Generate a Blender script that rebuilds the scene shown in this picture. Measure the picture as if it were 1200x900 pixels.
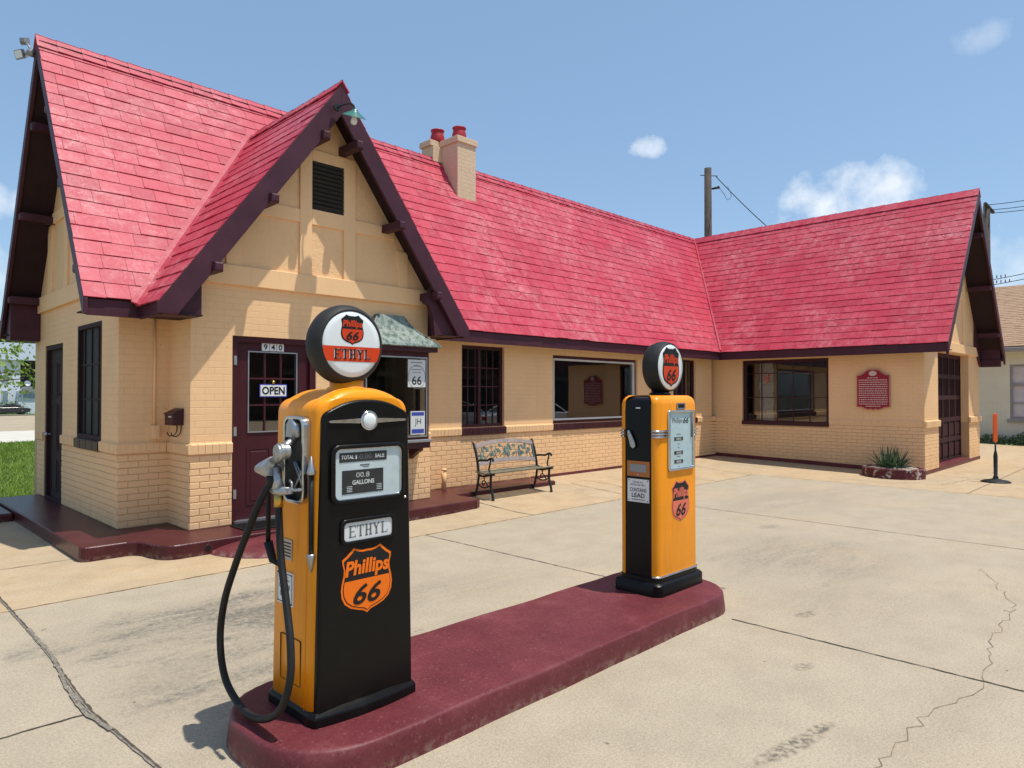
import bpy, bmesh, math, random
from mathutils import Vector, Matrix
from math import radians as R, sin, cos, pi, sqrt
random.seed(7)
for o in list(bpy.data.objects): bpy.data.objects.remove(o)
C = bpy.context.scene.collection
SC = bpy.context.scene

# ------------------------------------------------------------------ camera
cam_d = bpy.data.cameras.new('camera'); cam = bpy.data.objects.new('camera', cam_d); C.objects.link(cam)
cam_d.sensor_width = 36.0; cam_d.lens = 24.21; cam_d.clip_end = 3000; cam_d.clip_start = 0.05
cam.location = (0, 0, 1.7)
_a, _p = R(44.75), R(0.85)
cam.rotation_euler = Vector((cos(_a)*cos(_p), sin(_a)*cos(_p), sin(_p))).to_track_quat('-Z', 'Y').to_euler()
SC.camera = cam

# ------------------------------------------------------------------ sky, sun, exposure
SUN = Vector((0.15, -0.275, 1.0)).normalized()
W = bpy.data.worlds.new("World"); SC.world = W; W.use_nodes = True
nt = W.node_tree; N = nt.nodes; L = nt.links
for n in list(N): N.remove(n)
wo = N.new('ShaderNodeOutputWorld'); bg = N.new('ShaderNodeBackground'); bg.inputs['Strength'].default_value = 0.112
sky = N.new('ShaderNodeTexSky'); sky.sky_type = 'NISHITA'; sky.sun_disc = False
sky.sun_elevation = math.asin(SUN.z); sky.sun_rotation = math.atan2(SUN.x, SUN.y)
sky.altitude = 300; sky.air_density = 1.0; sky.dust_density = .9; sky.ozone_density = 1.2
tc = N.new('ShaderNodeTexCoord')
def wmath(op, a, b=None, c=None, clamp=False):
    n = N.new('ShaderNodeMath'); n.operation = op; n.use_clamp = clamp
    for i, v in enumerate((a, b, c)):
        if v is None: continue
        if isinstance(v, (int, float)): n.inputs[i].default_value = v
        else: L.new(v, n.inputs[i])
    return n.outputs[0]
nz = N.new('ShaderNodeTexNoise'); nz.inputs['Scale'].default_value = 17; nz.inputs['Detail'].default_value = 9; nz.inputs['Roughness'].default_value = 0.58
nz2 = N.new('ShaderNodeTexNoise'); nz2.inputs['Scale'].default_value = 7; nz2.inputs['Detail'].default_value = 6
L.new(tc.outputs['Generated'], nz.inputs['Vector']); L.new(tc.outputs['Generated'], nz2.inputs['Vector'])
# cumulus banks standing in the sky: (azimuth deg from +X, elevation deg, half width deg, half height deg, density)
CLOUDS = [(18.4, 13.8, 6.2, 3.1, .9), (21.6, 14.8, 2.6, 2.3, .85), (16.2, 14.6, 2.8, 2.3, .85), (33.5, 19.6, 1.9, .85, .8), (9.8, 23.4, 2.2, 1.1, .28), (8.9, 8.8, 3.2, 3.0, .5), (26.5, 12.0, 1.2, .6, .25),
          (82.0, 12.4, 5.0, 2.2, .8), (83.0, 8.0, 6.0, 3.0, .6), (13.5, 5.0, 9.0, 3.0, .5),
          (140, 22, 18, 6, .9), (190, 30, 22, 8, .9), (250, 24, 20, 7, .9), (300, 28, 22, 8, .9), (340, 20, 10, 5, .8)]
sep = N.new('ShaderNodeSeparateXYZ'); L.new(tc.outputs['Generated'], sep.inputs[0])
az = wmath('ARCTAN2', sep.outputs[1], sep.outputs[0]); el = wmath('ARCSINE', sep.outputs[2])
tot = None
nzc = wmath('MULTIPLY', wmath('SUBTRACT', nz.outputs['Fac'], 0.5), 4.2)
for (A, El, hw, hh, den) in CLOUDS:
    aa = R(A if A <= 180 else A-360)
    dx = wmath('DIVIDE', wmath('SUBTRACT', az, aa), R(hw))
    dz = wmath('DIVIDE', wmath('SUBTRACT', el, R(El)), R(hh))
    d = wmath('ADD', wmath('MULTIPLY', dx, dx), wmath('MULTIPLY', dz, dz))
    m = wmath('ADD', wmath('SUBTRACT', 0.75, d), nzc)
    m = wmath('MULTIPLY', wmath('MULTIPLY', m, .8, clamp=True), den, clamp=True)
    tot = m if tot is None else wmath('MAXIMUM', tot, m)
tot = wmath('MULTIPLY', tot, wmath('ADD', wmath('MULTIPLY', nz2.outputs['Fac'], 0.5), 0.62), clamp=True)
mix = N.new('ShaderNodeMixRGB'); mix.inputs['Color2'].default_value = (7.4, 7.7, 8.0, 1)
haz = N.new('ShaderNodeMixRGB'); haz.inputs['Fac'].default_value = 0.35; haz.inputs['Color2'].default_value = (2.7, 4.6, 6.9, 1)   # thin summer haze in the air
L.new(sky.outputs[0], haz.inputs['Color1']); L.new(haz.outputs[0], mix.inputs['Color1']); L.new(tot, mix.inputs['Fac'])
L.new(mix.outputs[0], bg.inputs['Color']); L.new(bg.outputs[0], wo.inputs[0])
sd = bpy.data.lights.new('sun', 'SUN'); so = bpy.data.objects.new('sun', sd); C.objects.link(so)
sd.energy = 3.9; sd.angle = R(0.55); sd.color = (1.0, 0.955, 0.87)
so.rotation_euler = (-SUN).to_track_quat('-Z', 'Y').to_euler(); so.location = (0, 0, 30)
SC.view_settings.view_transform = 'Standard'; SC.view_settings.look = 'None'; SC.view_settings.gamma = 1
SC.view_settings.exposure = 0.32; SC.view_settings.use_curve_mapping = False

# ------------------------------------------------------------------ helpers
def V(*a): return Vector(a)
class Fr:
    """a flat frame: origin, right and up; normal = right x up"""
    def __init__(s, o, r, u=(0, 0, 1)):
        s.o = Vector(o); s.r = Vector(r).normalized(); s.u = Vector(u).normalized(); s.n = s.r.cross(s.u)
    def __call__(s, a, b, c=0.0): return s.o + s.r*a + s.u*b + s.n*c
def FS(x, y, z=0): return Fr((x, y, z), (1, 0, 0))       # faces -Y
def FWst(x, y, z=0): return Fr((x, y, z), (0, -1, 0))    # faces -X
XY = Fr((0, 0, 0), (1, 0, 0), (0, 1, 0))                 # lies flat, faces up
class MB:
    def __init__(s): s.v = []; s.f = []; s.sm = []; s.col = []
    def add(s, vs, fs, smooth=False, col=None):
        b = len(s.v); s.v += [Vector(p) for p in vs]
        for f in fs:
            s.f.append([b+i for i in f]); s.sm.append(smooth); s.col.append(col)
        return s
    def box(s, x0, x1, y0, y1, z0, z1, col=None):
        p = [(x0,y0,z0),(x1,y0,z0),(x1,y1,z0),(x0,y1,z0),(x0,y0,z1),(x1,y0,z1),(x1,y1,z1),(x0,y1,z1)]
        return s.add(p, [(3,2,1,0),(4,5,6,7),(0,1,5,4),(1,2,6,5),(2,3,7,6),(3,0,4,7)], col=col)
    def fbox(s, F, a0, a1, b0, b1, c0, c1, ch=0.0, col=None):
        if ch <= 0:
            return s.add([F(a,b,c) for c in (c0,c1) for (a,b) in ((a0,b0),(a1,b0),(a1,b1),(a0,b1))],
                  [(3,2,1,0),(4,5,6,7),(0,1,5,4),(1,2,6,5),(2,3,7,6),(3,0,4,7)], col=col)
        pts = [F(a,b,c0) for (a,b) in ((a0,b0),(a1,b0),(a1,b1),(a0,b1))] + [F(a,b,c1-ch) for (a,b) in ((a0,b0),(a1,b0),(a1,b1),(a0,b1))] \
            + [F(a,b,c1) for (a,b) in ((a0+ch,b0+ch),(a1-ch,b0+ch),(a1-ch,b1-ch),(a0+ch,b1-ch))]
        fs = [(3,2,1,0),(8,9,10,11)]
        for k in (0,4):
            for i in range(4):
                j = (i+1) % 4; fs.append((k+i, k+j, k+4+j, k+4+i))
        return s.add(pts, fs, col=col)
    def plate(s, F, pts, c0, c1, smooth=False, col=None):
        n = len(pts)
        s.add([F(a,b,c0) for a,b in pts] + [F(a,b,c1) for a,b in pts], [list(range(n))[::-1], list(range(n, 2*n))], col=col)
        b = len(s.v) - 2*n
        for i in range(n):
            j = (i+1) % n; s.f.append([b+i, b+j, b+n+j, b+n+i]); s.sm.append(smooth); s.col.append(col)
        return s
    def ring(s, F, outer, inner, c0, c1, smooth=False):
        n = len(outer); P = [F(a,b,c0) for a,b in outer]+[F(a,b,c1) for a,b in outer]+[F(a,b,c0) for a,b in inner]+[F(a,b,c1) for a,b in inner]
        fs = []
        for i in range(n):
            j = (i+1) % n
            fs += [(i,j,n+j,n+i), (n+i,n+j,3*n+j,3*n+i), (3*n+i,3*n+j,2*n+j,2*n+i), (2*n+i,2*n+j,j,i)]
        return s.add(P, fs, smooth)
    def loft(s, rings, smooth=True, cap=True, closed=True):
        n = len(rings[0]); P = [p for r in rings for p in r]; fs = []
        for k in range(len(rings)-1):
            for i in range(n if closed else n-1):
                j = (i+1) % n; fs.append((k*n+i, k*n+j, (k+1)*n+j, (k+1)*n+i))
        s.add(P, fs, smooth)
        if cap:
            b = len(s.v)-len(P)
            s.f.append([b+i for i in range(n)][::-1]); s.sm.append(False); s.col.append(None)
            s.f.append([b+(len(rings)-1)*n+i for i in range(n)]); s.sm.append(False); s.col.append(None)
        return s
    def tube(s, path, r, n=10, smooth=True, cap=True, flat=1.0):
        path = [Vector(p) for p in path]; rings = []
        rr = r if isinstance(r, (list, tuple)) else [r]*len(path)
        t = (path[1]-path[0]).normalized()
        ref = Vector((0,0,1)) if abs(t.z) < .9 else Vector((1,0,0))
        nrm = (ref - t*ref.dot(t)).normalized()
        for i, p in enumerate(path):
            t = (path[min(i+1,len(path)-1)] - path[max(i-1,0)]).normalized()
            nrm = (nrm - t*nrm.dot(t)).normalized(); bn = t.cross(nrm)
            rings.append([p + (nrm*cos(2*pi*k/n)*flat + bn*sin(2*pi*k/n))*rr[i] for k in range(n)])
        return s.loft(rings, smooth, cap)
    def lathe(s, o, ax, prof, n=24, smooth=True, cap=True):
        o = Vector(o); ax = Vector(ax).normalized(); ref = Vector((0,0,1)) if abs(ax.z) < .9 else Vector((1,0,0))
        u = (ref - ax*ref.dot(ax)).normalized(); w = ax.cross(u)
        return s.loft([[o + ax*h + (u*cos(2*pi*k/n)+w*sin(2*pi*k/n))*max(r,1e-4) for k in range(n)] for r, h in prof], smooth, cap)
    def ball(s, o, r, n=12, sx=1, sy=1, sz=1):
        o = Vector(o); m = 7; rings = []
        for i in range(m+1):
            a = -pi/2 + pi*i/m
            rings.append([o+Vector((cos(a)*cos(2*pi*k/n)*r*sx+1e-5*cos(2*pi*k/n), cos(a)*sin(2*pi*k/n)*r*sy+1e-5*sin(2*pi*k/n), sin(a)*r*sz)) for k in range(n)])
        return s.loft(rings, True, True)
    def build(s, name, mat, parent=None, bevel=0.0, seg=2, world=True, sharp=None, recalc=True):
        me = bpy.data.meshes.new(name)
        off = Vector((0,0,0))
        if parent is not None and world:
            q = parent
            while q is not None: off += q.location; q = q.parent
        me.from_pydata([tuple(p-off) for p in s.v], [], s.f)
        if recalc:
            bm = bmesh.new(); bm.from_mesh(me); bmesh.ops.recalc_face_normals(bm, faces=bm.faces); bm.to_mesh(me); bm.free()
        me.polygons.foreach_set('use_smooth', s.sm)
        uv = me.uv_layers.new(name='UVMap')
        for p in me.polygons:
            nx, ny, nz_ = (abs(c) for c in p.normal)
            for li in p.loop_indices:
                co = me.vertices[me.loops[li].vertex_index].co + off
                uv.data[li].uv = (co.x, co.y) if (nz_ >= nx and nz_ >= ny) else ((co.x, co.z) if ny >= nx else (co.y, co.z))
        if any(c is not None for c in s.col):
            ca = me.color_attributes.new('tint', 'FLOAT_COLOR', 'CORNER')
            for p in me.polygons:
                c = s.col[p.index]; c = 0.5 if c is None else c
                for li in p.loop_indices: ca.data[li].color = (c, c, c, 1)
        if mat is not None: me.materials.append(mat)
        o = bpy.data.objects.new(name, me); C.objects.link(o)
        if parent is not None: o.parent = parent
        if bevel > 0:
            m = o.modifiers.new('bevel', 'BEVEL'); m.width = bevel; m.segments = seg; m.limit_method = 'ANGLE'; m.angle_limit = R(35); m.harden_normals = False
        return o
def thing(name, label, cat, loc=(0,0,0), group=None, kind=None):
    o = bpy.data.objects.new(name, None); C.objects.link(o); o.location = loc; o.empty_display_size = .2
    return tag(o, label, cat, group, kind)
def tag(o, label=None, cat=None, group=None, kind=None):
    if label: o['label'] = label
    if cat: o['category'] = cat
    if group: o['group'] = group
    if kind: o['kind'] = kind
    return o
def st(o, label=None, cat=None): return tag(o, label, cat, None, 'structure')
def rrect(cx, cy, w, h, r, n=5):
    P = []
    for (sx, sy, a0) in ((1,-1,-90),(1,1,0),(-1,1,90),(-1,-1,180)):
        for i in range(n+1):
            a = R(a0+90*i/n); P.append((cx+sx*(w/2-r)+r*cos(a), cy+sy*(h/2-r)+r*sin(a)))
    return P
def circ(cx, cy, r, n=32): return [(cx+r*cos(2*pi*i/n), cy+r*sin(2*pi*i/n)) for i in range(n)]
def smoothpath(P, k=6):
    P = [Vector(p) for p in P]; out = []
    for i in range(len(P)-1):
        a, b, c, d = P[max(i-1,0)], P[i], P[i+1], P[min(i+2,len(P)-1)]
        for j in range(k):
            t = j/k; out.append(0.5*((2*b)+(c-a)*t+(2*a-5*b+4*c-d)*t*t+(3*b-a-3*c+d)*t**3))
    out.append(P[-1]); return out
def text(parent, name, s, F, cx, cy, w, h, c, mat, bold=0.0, shear=0.0, depth=0.0012, arc=0.0, res=3):
    cu = bpy.data.curves.new('t', 'FONT'); cu.body = s; cu.align_x = 'CENTER'; cu.shear = shear; cu.offset = bold
    cu.resolution_u = res; cu.extrude = 0.0; cu.size = 1.0
    to = bpy.data.objects.new('t', cu); C.objects.link(to)
    dg = bpy.context.evaluated_depsgraph_get(); dg.update()
    me = bpy.data.meshes.new_from_object(to.evaluated_get(dg))
    vs = [v.co.copy() for v in me.vertices]; fs = [list(p.vertices) for p in me.polygons]
    bpy.data.objects.remove(to); bpy.data.curves.remove(cu); bpy.data.meshes.remove(me)
    x0 = min(v.x for v in vs); x1 = max(v.x for v in vs); y0 = min(v.y for v in vs); y1 = max(v.y for v in vs)
    m = MB(); P = []
    for v in vs:
        a = (v.x-x0)/(x1-x0)-.5; b = (v.y-y0)/(y1-y0)-.5
        P.append(F(cx+a*w, cy+b*h+arc*(1-4*a*a), c))
    m.add(P, fs)
    o = m.build(name, mat, parent, recalc=False)
    return o

# ------------------------------------------------------------------ materials
def newmat(name):
    m = bpy.data.materials.new(name); m.use_nodes = True
    m.node_tree.nodes['Principled BSDF'].inputs['Specular IOR Level'].default_value = .28
    return m, m.node_tree.nodes, m.node_tree.links, m.node_tree.nodes['Principled BSDF']
def ramp(N, L, src, stops):
    r = N.new('ShaderNodeValToRGB'); L.new(src, r.inputs[0])
    while len(r.color_ramp.elements) < len(stops): r.color_ramp.elements.new(.5)
    for e, (p, c) in zip(r.color_ramp.elements, stops):
        e.position = p; e.color = c if len(c) == 4 else (*c, 1)
    return r.outputs[0]
def noise(N, L, vec, scale, detail=5, rough=.55, dist=0.0):
    n = N.new('ShaderNodeTexNoise'); n.inputs['Scale'].default_value = scale; n.inputs['Detail'].default_value = detail
    n.inputs['Roughness'].default_value = rough; n.inputs['Distortion'].default_value = dist
    if vec is not None: L.new(vec, n.inputs['Vector'])
    return n.outputs['Fac']
def mixc(N, L, fac, a, b, mode='MIX'):
    n = N.new('ShaderNodeMixRGB'); n.blend_type = mode
    for i, v in ((0, fac), (1, a), (2, b)):
        if isinstance(v, (int, float)): n.inputs[i].default_value = v
        elif isinstance(v, (tuple, list)): n.inputs[i].default_value = (*v[:3], 1)
        else: L.new(v, n.inputs[i])
    return n.outputs[0]
def mth(N, L, op, a, b=None, clamp=False):
    n = N.new('ShaderNodeMath'); n.operation = op; n.use_clamp = clamp
    for i, v in enumerate((a, b)):
        if v is None: continue
        if isinstance(v, (int, float)): n.inputs[i].default_value = v
        else: L.new(v, n.inputs[i])
    return n.outputs[0]
def bump(N, L, P, h, strength=.3, dist=.01):
    b = N.new('ShaderNodeBump'); b.inputs['Strength'].default_value = strength; b.inputs['Distance'].default_value = dist
    L.new(h, b.inputs['Height']); L.new(b.outputs[0], P.inputs['Normal']); return b
def geo(N): return N.new('ShaderNodeNewGeometry').outputs['Position']
def uvn(N): return N.new('ShaderNodeTexCoord').outputs['UV']
def simple(name, col, rough=.5, metal=0.0, var=.12, vs=3.0, bmp=.0, bs=60, coat=0.0, grime=None):
    m, N, L, P = newmat(name); g = geo(N)
    n1 = noise(N, L, g, vs, 6, .6)
    lo = tuple(c*(1-var) for c in col); hi = tuple(min(1, c*(1+var)) for c in col)
    c = ramp(N, L, n1, [(.3, lo), (.7, hi)])
    if grime:
        n2 = noise(N, L, g, grime[1], 8, .7); f = ramp(N, L, n2, [(grime[2], (0,0,0)), (grime[2]+.12, (1,1,1))])
        c = mixc(N, L, mth(N, L, 'MULTIPLY', f, grime[3]), c, grime[0])
    L.new(c, P.inputs['Base Color']); P.inputs['Roughness'].default_value = rough; P.inputs['Metallic'].default_value = metal
    rr = mth(N, L, 'MULTIPLY_ADD', n1, .15); N[-1].inputs[2].default_value = rough-.07; L.new(rr, P.inputs['Roughness'])
    if coat: P.inputs['Coat Weight'].default_value = coat; P.inputs['Coat Roughness'].default_value = .12
    if bmp: bump(N, L, P, noise(N, L, g, bs, 4), bmp, .004)
    return m
PAINT = (.86, .55, .29)
def brick_mat(name, base, bricks=True, stucco=False, strength=.35):
    m, N, L, P = newmat(name); g = geo(N); uv = uvn(N)
    n1 = noise(N, L, g, 1.3, 6, .6); n2 = noise(N, L, g, 9, 5, .6)
    c = ramp(N, L, n1, [(.25, tuple(x*.93 for x in base)), (.75, tuple(min(1, x*1.04) for x in base))])
    # drip and splash dirt, small paint chips
    mp = N.new('ShaderNodeMapping'); mp.inputs['Scale'].default_value = (6, 6, .7); L.new(g, mp.inputs[0])
    st_ = noise(N, L, mp.outputs[0], 1.6, 6, .65)
    c = mixc(N, L, mth(N, L, 'MULTIPLY', ramp(N, L, st_, [(.55, (0,0,0)), (.8, (1,1,1))]), .35), c, tuple(x*.74 for x in base))
    ch = noise(N, L, g, 14, 3, .5)
    c = mixc(N, L, mth(N, L, 'MULTIPLY', ramp(N, L, ch, [(.755, (0,0,0)), (.77, (1,1,1))]), .6), c, (.30, .2, .12))
    h = mth(N, L, 'MULTIPLY', n2, .25)
    sg = N.new('ShaderNodeSeparateXYZ'); L.new(g, sg.inputs[0])
    spl = mth(N, L, 'MULTIPLY', mth(N, L, 'MULTIPLY', mth(N, L, 'SUBTRACT', .5, sg.outputs[2]), 2.6, True), ramp(N, L, noise(N, L, g, 5, 7, .7), [(.35, (0,0,0)), (.65, (1,1,1))]))
    c = mixc(N, L, mth(N, L, 'MULTIPLY', spl, .5), c, tuple(x*.62 for x in base))
    if bricks:
        wv = N.new('ShaderNodeMixRGB'); wv.inputs[0].default_value = .012; L.new(uv, wv.inputs[1])
        nn = N.new('ShaderNodeTexNoise'); nn.inputs['Scale'].default_value = 4; L.new(g, nn.inputs['Vector']); L.new(nn.outputs['Color'], wv.inputs[2])
        bt = N.new('ShaderNodeTexBrick'); L.new(wv.outputs[0], bt.inputs['Vector'])
        bt.inputs['Scale'].default_value = 1; bt.inputs['Brick Width'].default_value = .215; bt.inputs['Row Height'].default_value = .0765
        bt.inputs['Mortar Size'].default_value = .006; bt.inputs['Mortar Smooth'].default_value = .6
        bt.inputs['Color1'].default_value = (.85,.85,.85,1); bt.inputs['Color2'].default_value = (1,1,1,1); bt.inputs['Mortar'].default_value = (0,0,0,1)
        gate = ramp(N, L, noise(N, L, g, 3.1, 4, .6), [(.35, (.25,.25,.25)), (.62, (1,1,1))])
        inv = mth(N, L, 'MULTIPLY', mth(N, L, 'SUBTRACT', 1.0, bt.outputs['Color']), gate)
        c = mixc(N, L, mth(N, L, 'MULTIPLY', inv, .26), c, tuple(x*.58 for x in base))
        sz = N.new('ShaderNodeSeparateXYZ'); L.new(g, sz.inputs[0])     # wall face darker below the belt, seen in the lower raked joints
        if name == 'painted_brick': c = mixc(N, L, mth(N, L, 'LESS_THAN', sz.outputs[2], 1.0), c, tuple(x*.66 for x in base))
        h = mth(N, L, 'SUBTRACT', h, inv)
    if stucco:
        h = mth(N, L, 'ADD', h, mth(N, L, 'MULTIPLY', noise(N, L, g, 26, 4, .65, .6), 2.2))
    L.new(c, P.inputs['Base Color']); P.inputs['Roughness'].default_value = .62
    bump(N, L, P, h, strength, .008)
    return m
M = {}
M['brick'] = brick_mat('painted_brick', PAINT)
M['lowbrick'] = brick_mat('painted_brick_raked', PAINT, bricks=False, strength=.5)
M['stucco'] = brick_mat('painted_stucco', PAINT, bricks=False, stucco=True, strength=.55)
M['trimcream'] = brick_mat('painted_board', tuple(x*1.03 for x in PAINT), bricks=False, strength=.2)
M['chimbrick'] = brick_mat('chimney_brick', (.66, .50, .335), strength=.7)
M['maroon'] = simple('maroon_paint', (.052, .014, .020), .42, var=.18, bmp=.15, bs=30, grime=((.16,.08,.08), 7, .64, .35))
M['maroon_dark'] = simple('maroon_boards', (.060, .018, .030), .5, var=.2, bmp=.2, bs=40, grime=((.2,.12,.13), 22, .66, .45))
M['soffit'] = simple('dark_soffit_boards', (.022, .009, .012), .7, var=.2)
M['door'] = simple('door_paint', (.058, .011, .016), .38, var=.1, grime=((.2,.1,.1), 18, .68, .3))
M['black'] = simple('black_enamel', (.0055, .005, .0048), .34, var=.2, vs=5, coat=.0, grime=((.03,.026,.022), 5, .6, .3))
M['black'].node_tree.nodes['Principled BSDF'].inputs['Specular IOR Level'].default_value = .2
M['rubber'] = simple('black_rubber', (.012, .012, .012), .55, var=.25, bmp=.3, bs=80)
M['tyre'] = simple('globe_rim_rubber', (.022, .021, .02), .6, var=.3, bmp=.2, bs=50, grime=((.1,.08,.05), 10, .6, .35))
def orange_paint():
    m, N, L, P = newmat('orange_enamel'); g = geo(N)
    base = (.88, .305, .008)
    n1 = noise(N, L, g, 2.2, 5); P.inputs['Specular IOR Level'].default_value = .25; c = ramp(N, L, n1, [(.3, tuple(x*.9 for x in base)), (.7, tuple(min(1, x*1.05) for x in base))])
    sc = noise(N, L, g, 34, 8, .75); f = ramp(N, L, sc, [(.66, (0,0,0)), (.70, (1,1,1))])
    c = mixc(N, L, mth(N, L, 'MULTIPLY', f, .55), c, (.22, .09, .02))
    mp = N.new('ShaderNodeMapping'); mp.inputs['Scale'].default_value = (14, 14, .9); L.new(g, mp.inputs[0])
    f2 = ramp(N, L, noise(N, L, mp.outputs[0], 1.5, 6, .6), [(.52, (0,0,0)), (.8, (1,1,1))])
    c = mixc(N, L, mth(N, L, 'MULTIPLY', f2, .35), c, (.42, .13, .015))
    L.new(c, P.inputs['Base Color']); P.inputs['Roughness'].default_value = .33; P.inputs['Coat Weight'].default_value = .10; P.inputs['Coat Roughness'].default_value = .15
    bump(N, L, P, noise(N, L, g, 9, 3), .08, .01); return m
M['orange'] = orange_paint()
M['shield_orange'] = simple('shield_orange', (.86, .17, .008), .35, var=.04)
M['salmon'] = simple('faded_shield_salmon', (.72, .17, .11), .45, var=.06)
M['signred'] = simple('sign_red', (.62, .055, .012), .3, var=.06, coat=.4)
M['ink'] = simple('black_ink', (.012, .012, .012), .45, var=.1)
M['greyink'] = simple('grey_ink', (.16, .16, .16), .5, var=.1)
M['redink'] = simple('red_ink', (.55, .06, .05), .5, var=.1)
M['lensw'] = simple('white_glass_lens', (.72, .76, .76), .16, var=.03, coat=.8)
M['white'] = simple('white_enamel', (.74, .74, .72), .4, var=.06)
M['signwhite'] = simple('sign_white', (.62, .64, .64), .45, var=.06, grime=((.35,.34,.3), 16, .6, .4))
M['dial'] = simple('dial_face', (.60, .67, .68), .35, var=.1, vs=6)
M['dialdark'] = simple('dial_panel', (.035, .036, .038), .4, var=.2)
M['sidedoor'] = simple('side_door_paint', (.030, .012, .013), .75, var=.15)
M['darkpane'] = simple('dark_matte_pane', (.008, .008, .009), .6)  # opaque near-black pane, neither see-through nor mirror-like
M['gdoor'] = simple('garage_door_paint', (.040, .009, .012), .7, var=.15)
M['bannerw'] = simple('banner_cloth', (.85, .86, .87), .6, var=.04)
M['blue'] = simple('blue_print', (.05, .07, .36), .45, var=.08)
M['chrome'] = simple('worn_chrome', (.58, .58, .57), .22, metal=1.0, var=.15, vs=20)
M['alu'] = simple('cast_aluminium', (.40, .40, .40), .40, metal=.85, var=.2, vs=25, bmp=.3, bs=90)
M['brass'] = simple('brass', (.55, .36, .08), .35, metal=1.0)
M['steel'] = simple('brushed_steel', (.42, .43, .44), .4, metal=.9, var=.15)
M['galv'] = simple('galvanised_grey', (.27, .28, .28), .5, metal=.3)
M['iron'] = simple('black_iron', (.018, .022, .022), .5, var=.2, bmp=.2)
M['patina'] = simple('green_cast_lattice', (.12, .17, .15), .6, var=.35, vs=14, grime=((.32,.28,.26), 20, .55, .6))
M['weather'] = simple('weathered_rail', (.31, .255, .24), .65, var=.2, vs=14, grime=((.16,.17,.15), 18, .6, .6))
M['slat'] = simple('bench_slats', (.20, .17, .12), .65, var=.25, vs=9, bmp=.2)
M['lampgreen'] = simple('lamp_green', (.03, .16, .12), .3, var=.1, coat=.5)
M['lampwhite'] = simple('lamp_white', (.75, .75, .72), .4, var=.05)
M['potred'] = simple('chimney_pot_red', (.36, .022, .035), .5, var=.2)
M['terrazzo'] = simple('window_frame_white', (.6, .62, .62), .45, var=.1)
M['plaque'] = simple('plaque_red', (.30, .016, .032), .45, var=.06)
M['plaqueedge'] = simple('plaque_gold_edge', (.50, .20, .16), .5, var=.1)
M['plaquetext'] = simple('plaque_lettering', (.68, .5, .45), .5, var=.1)
M['safety'] = simple('safety_orange', (.78, .12, .03), .5, var=.08)
M['wood'] = simple('pole_wood', (.075, .06, .05), .85, var=.35, vs=4, bmp=.4, bs=20)
M['wire'] = simple('wire_black', (.02, .02, .022), .6)
M['soil'] = simple('planter_gravel', (.35, .31, .25), .9, var=.4, vs=40, bmp=.8, bs=60)
M['yucca'] = simple('yucca_leaf', (.075, .135, .06), .5, var=.3, vs=12)
M['housewhite'] = simple('house_siding', (.62, .67, .72), .6, var=.04)
M['nbwall'] = brick_mat('pale_painted_block', (.62, .63, .50), strength=.5)
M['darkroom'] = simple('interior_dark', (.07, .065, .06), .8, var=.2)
M['interior'] = simple('interior_wall', (.30, .27, .22), .8, var=.1)
M['carblack'] = simple('car_dark_blue', (.012, .016, .026), .22, var=.05, coat=1)
M['carwhite'] = simple('car_white', (.72, .74, .74), .25, var=.03, coat=1)
M['carsilver'] = simple('car_silver', (.42, .44, .45), .28, metal=.5, var=.03, coat=1)
M['taillight'] = simple('tail_light', (.4, .01, .01), .2, coat=1)
M['curtain'] = simple('pale_curtain', (.50, .49, .50), .8, var=.12, vs=4)
def copper():
    m, N, L, P = newmat('copper_patina'); g = geo(N)
    mp = N.new('ShaderNodeMapping'); mp.inputs['Scale'].default_value = (5, 5, 1.4); L.new(g, mp.inputs[0])
    c = ramp(N, L, noise(N, L, mp.outputs[0], 3.2, 8, .68), [(.30, (.03,.055,.05)), (.44, (.12,.165,.145)), (.57, (.27,.31,.275)), (.72, (.11,.115,.085))])
    L.new(c, P.inputs['Base Color']); P.inputs['Roughness'].default_value = .55; P.inputs['Metallic'].default_value = .2
    bump(N, L, P, noise(N, L, g, 14, 5), .5, .01); return m
M['copper'] = copper()
def glass():
    m = bpy.data.materials.new('window_glass'); m.use_nodes = True; N = m.node_tree.nodes; L = m.node_tree.links
    for n in list(N): N.remove(n)
    o = N.new('ShaderNodeOutputMaterial'); t = N.new('ShaderNodeBsdfTransparent'); t.inputs[0].default_value = (.62, .66, .66, 1)
    gl = N.new('ShaderNodeBsdfGlossy'); gl.inputs['Roughness'].default_value = .012; gl.inputs['Color'].default_value = (.95,.97,1,1)
    fr = N.new('ShaderNodeFresnel'); fr.inputs['IOR'].default_value = 2.3
    g = N.new('ShaderNodeNewGeometry'); b = N.new('ShaderNodeBump'); b.inputs['Strength'].default_value = .05; b.inputs['Distance'].default_value = .02
    nn = N.new('ShaderNodeTexNoise'); nn.inputs['Scale'].default_value = 1.1; L.new(g.outputs['Position'], nn.inputs['Vector']); L.new(nn.outputs[0], b.inputs['Height'])
    L.new(b.outputs[0], gl.inputs['Normal'])
    fac = N.new('ShaderNodeMath'); fac.operation = 'MULTIPLY'; iv = N.new('ShaderNodeMath'); iv.operation = 'SUBTRACT'; iv.inputs[0].default_value = 1.0
    L.new(g.outputs['Backfacing'], iv.inputs[1]); L.new(fr.outputs[0], fac.inputs[0]); L.new(iv.outputs[0], fac.inputs[1])
    mx = N.new('ShaderNodeMixShader'); L.new(fac.outputs[0], mx.inputs[0]); L.new(t.outputs[0], mx.inputs[1]); L.new(gl.outputs[0], mx.inputs[2]); L.new(mx.outputs[0], o.inputs[0])
    return m
M['glass'] = glass()
M['clear'] = glass()
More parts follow.
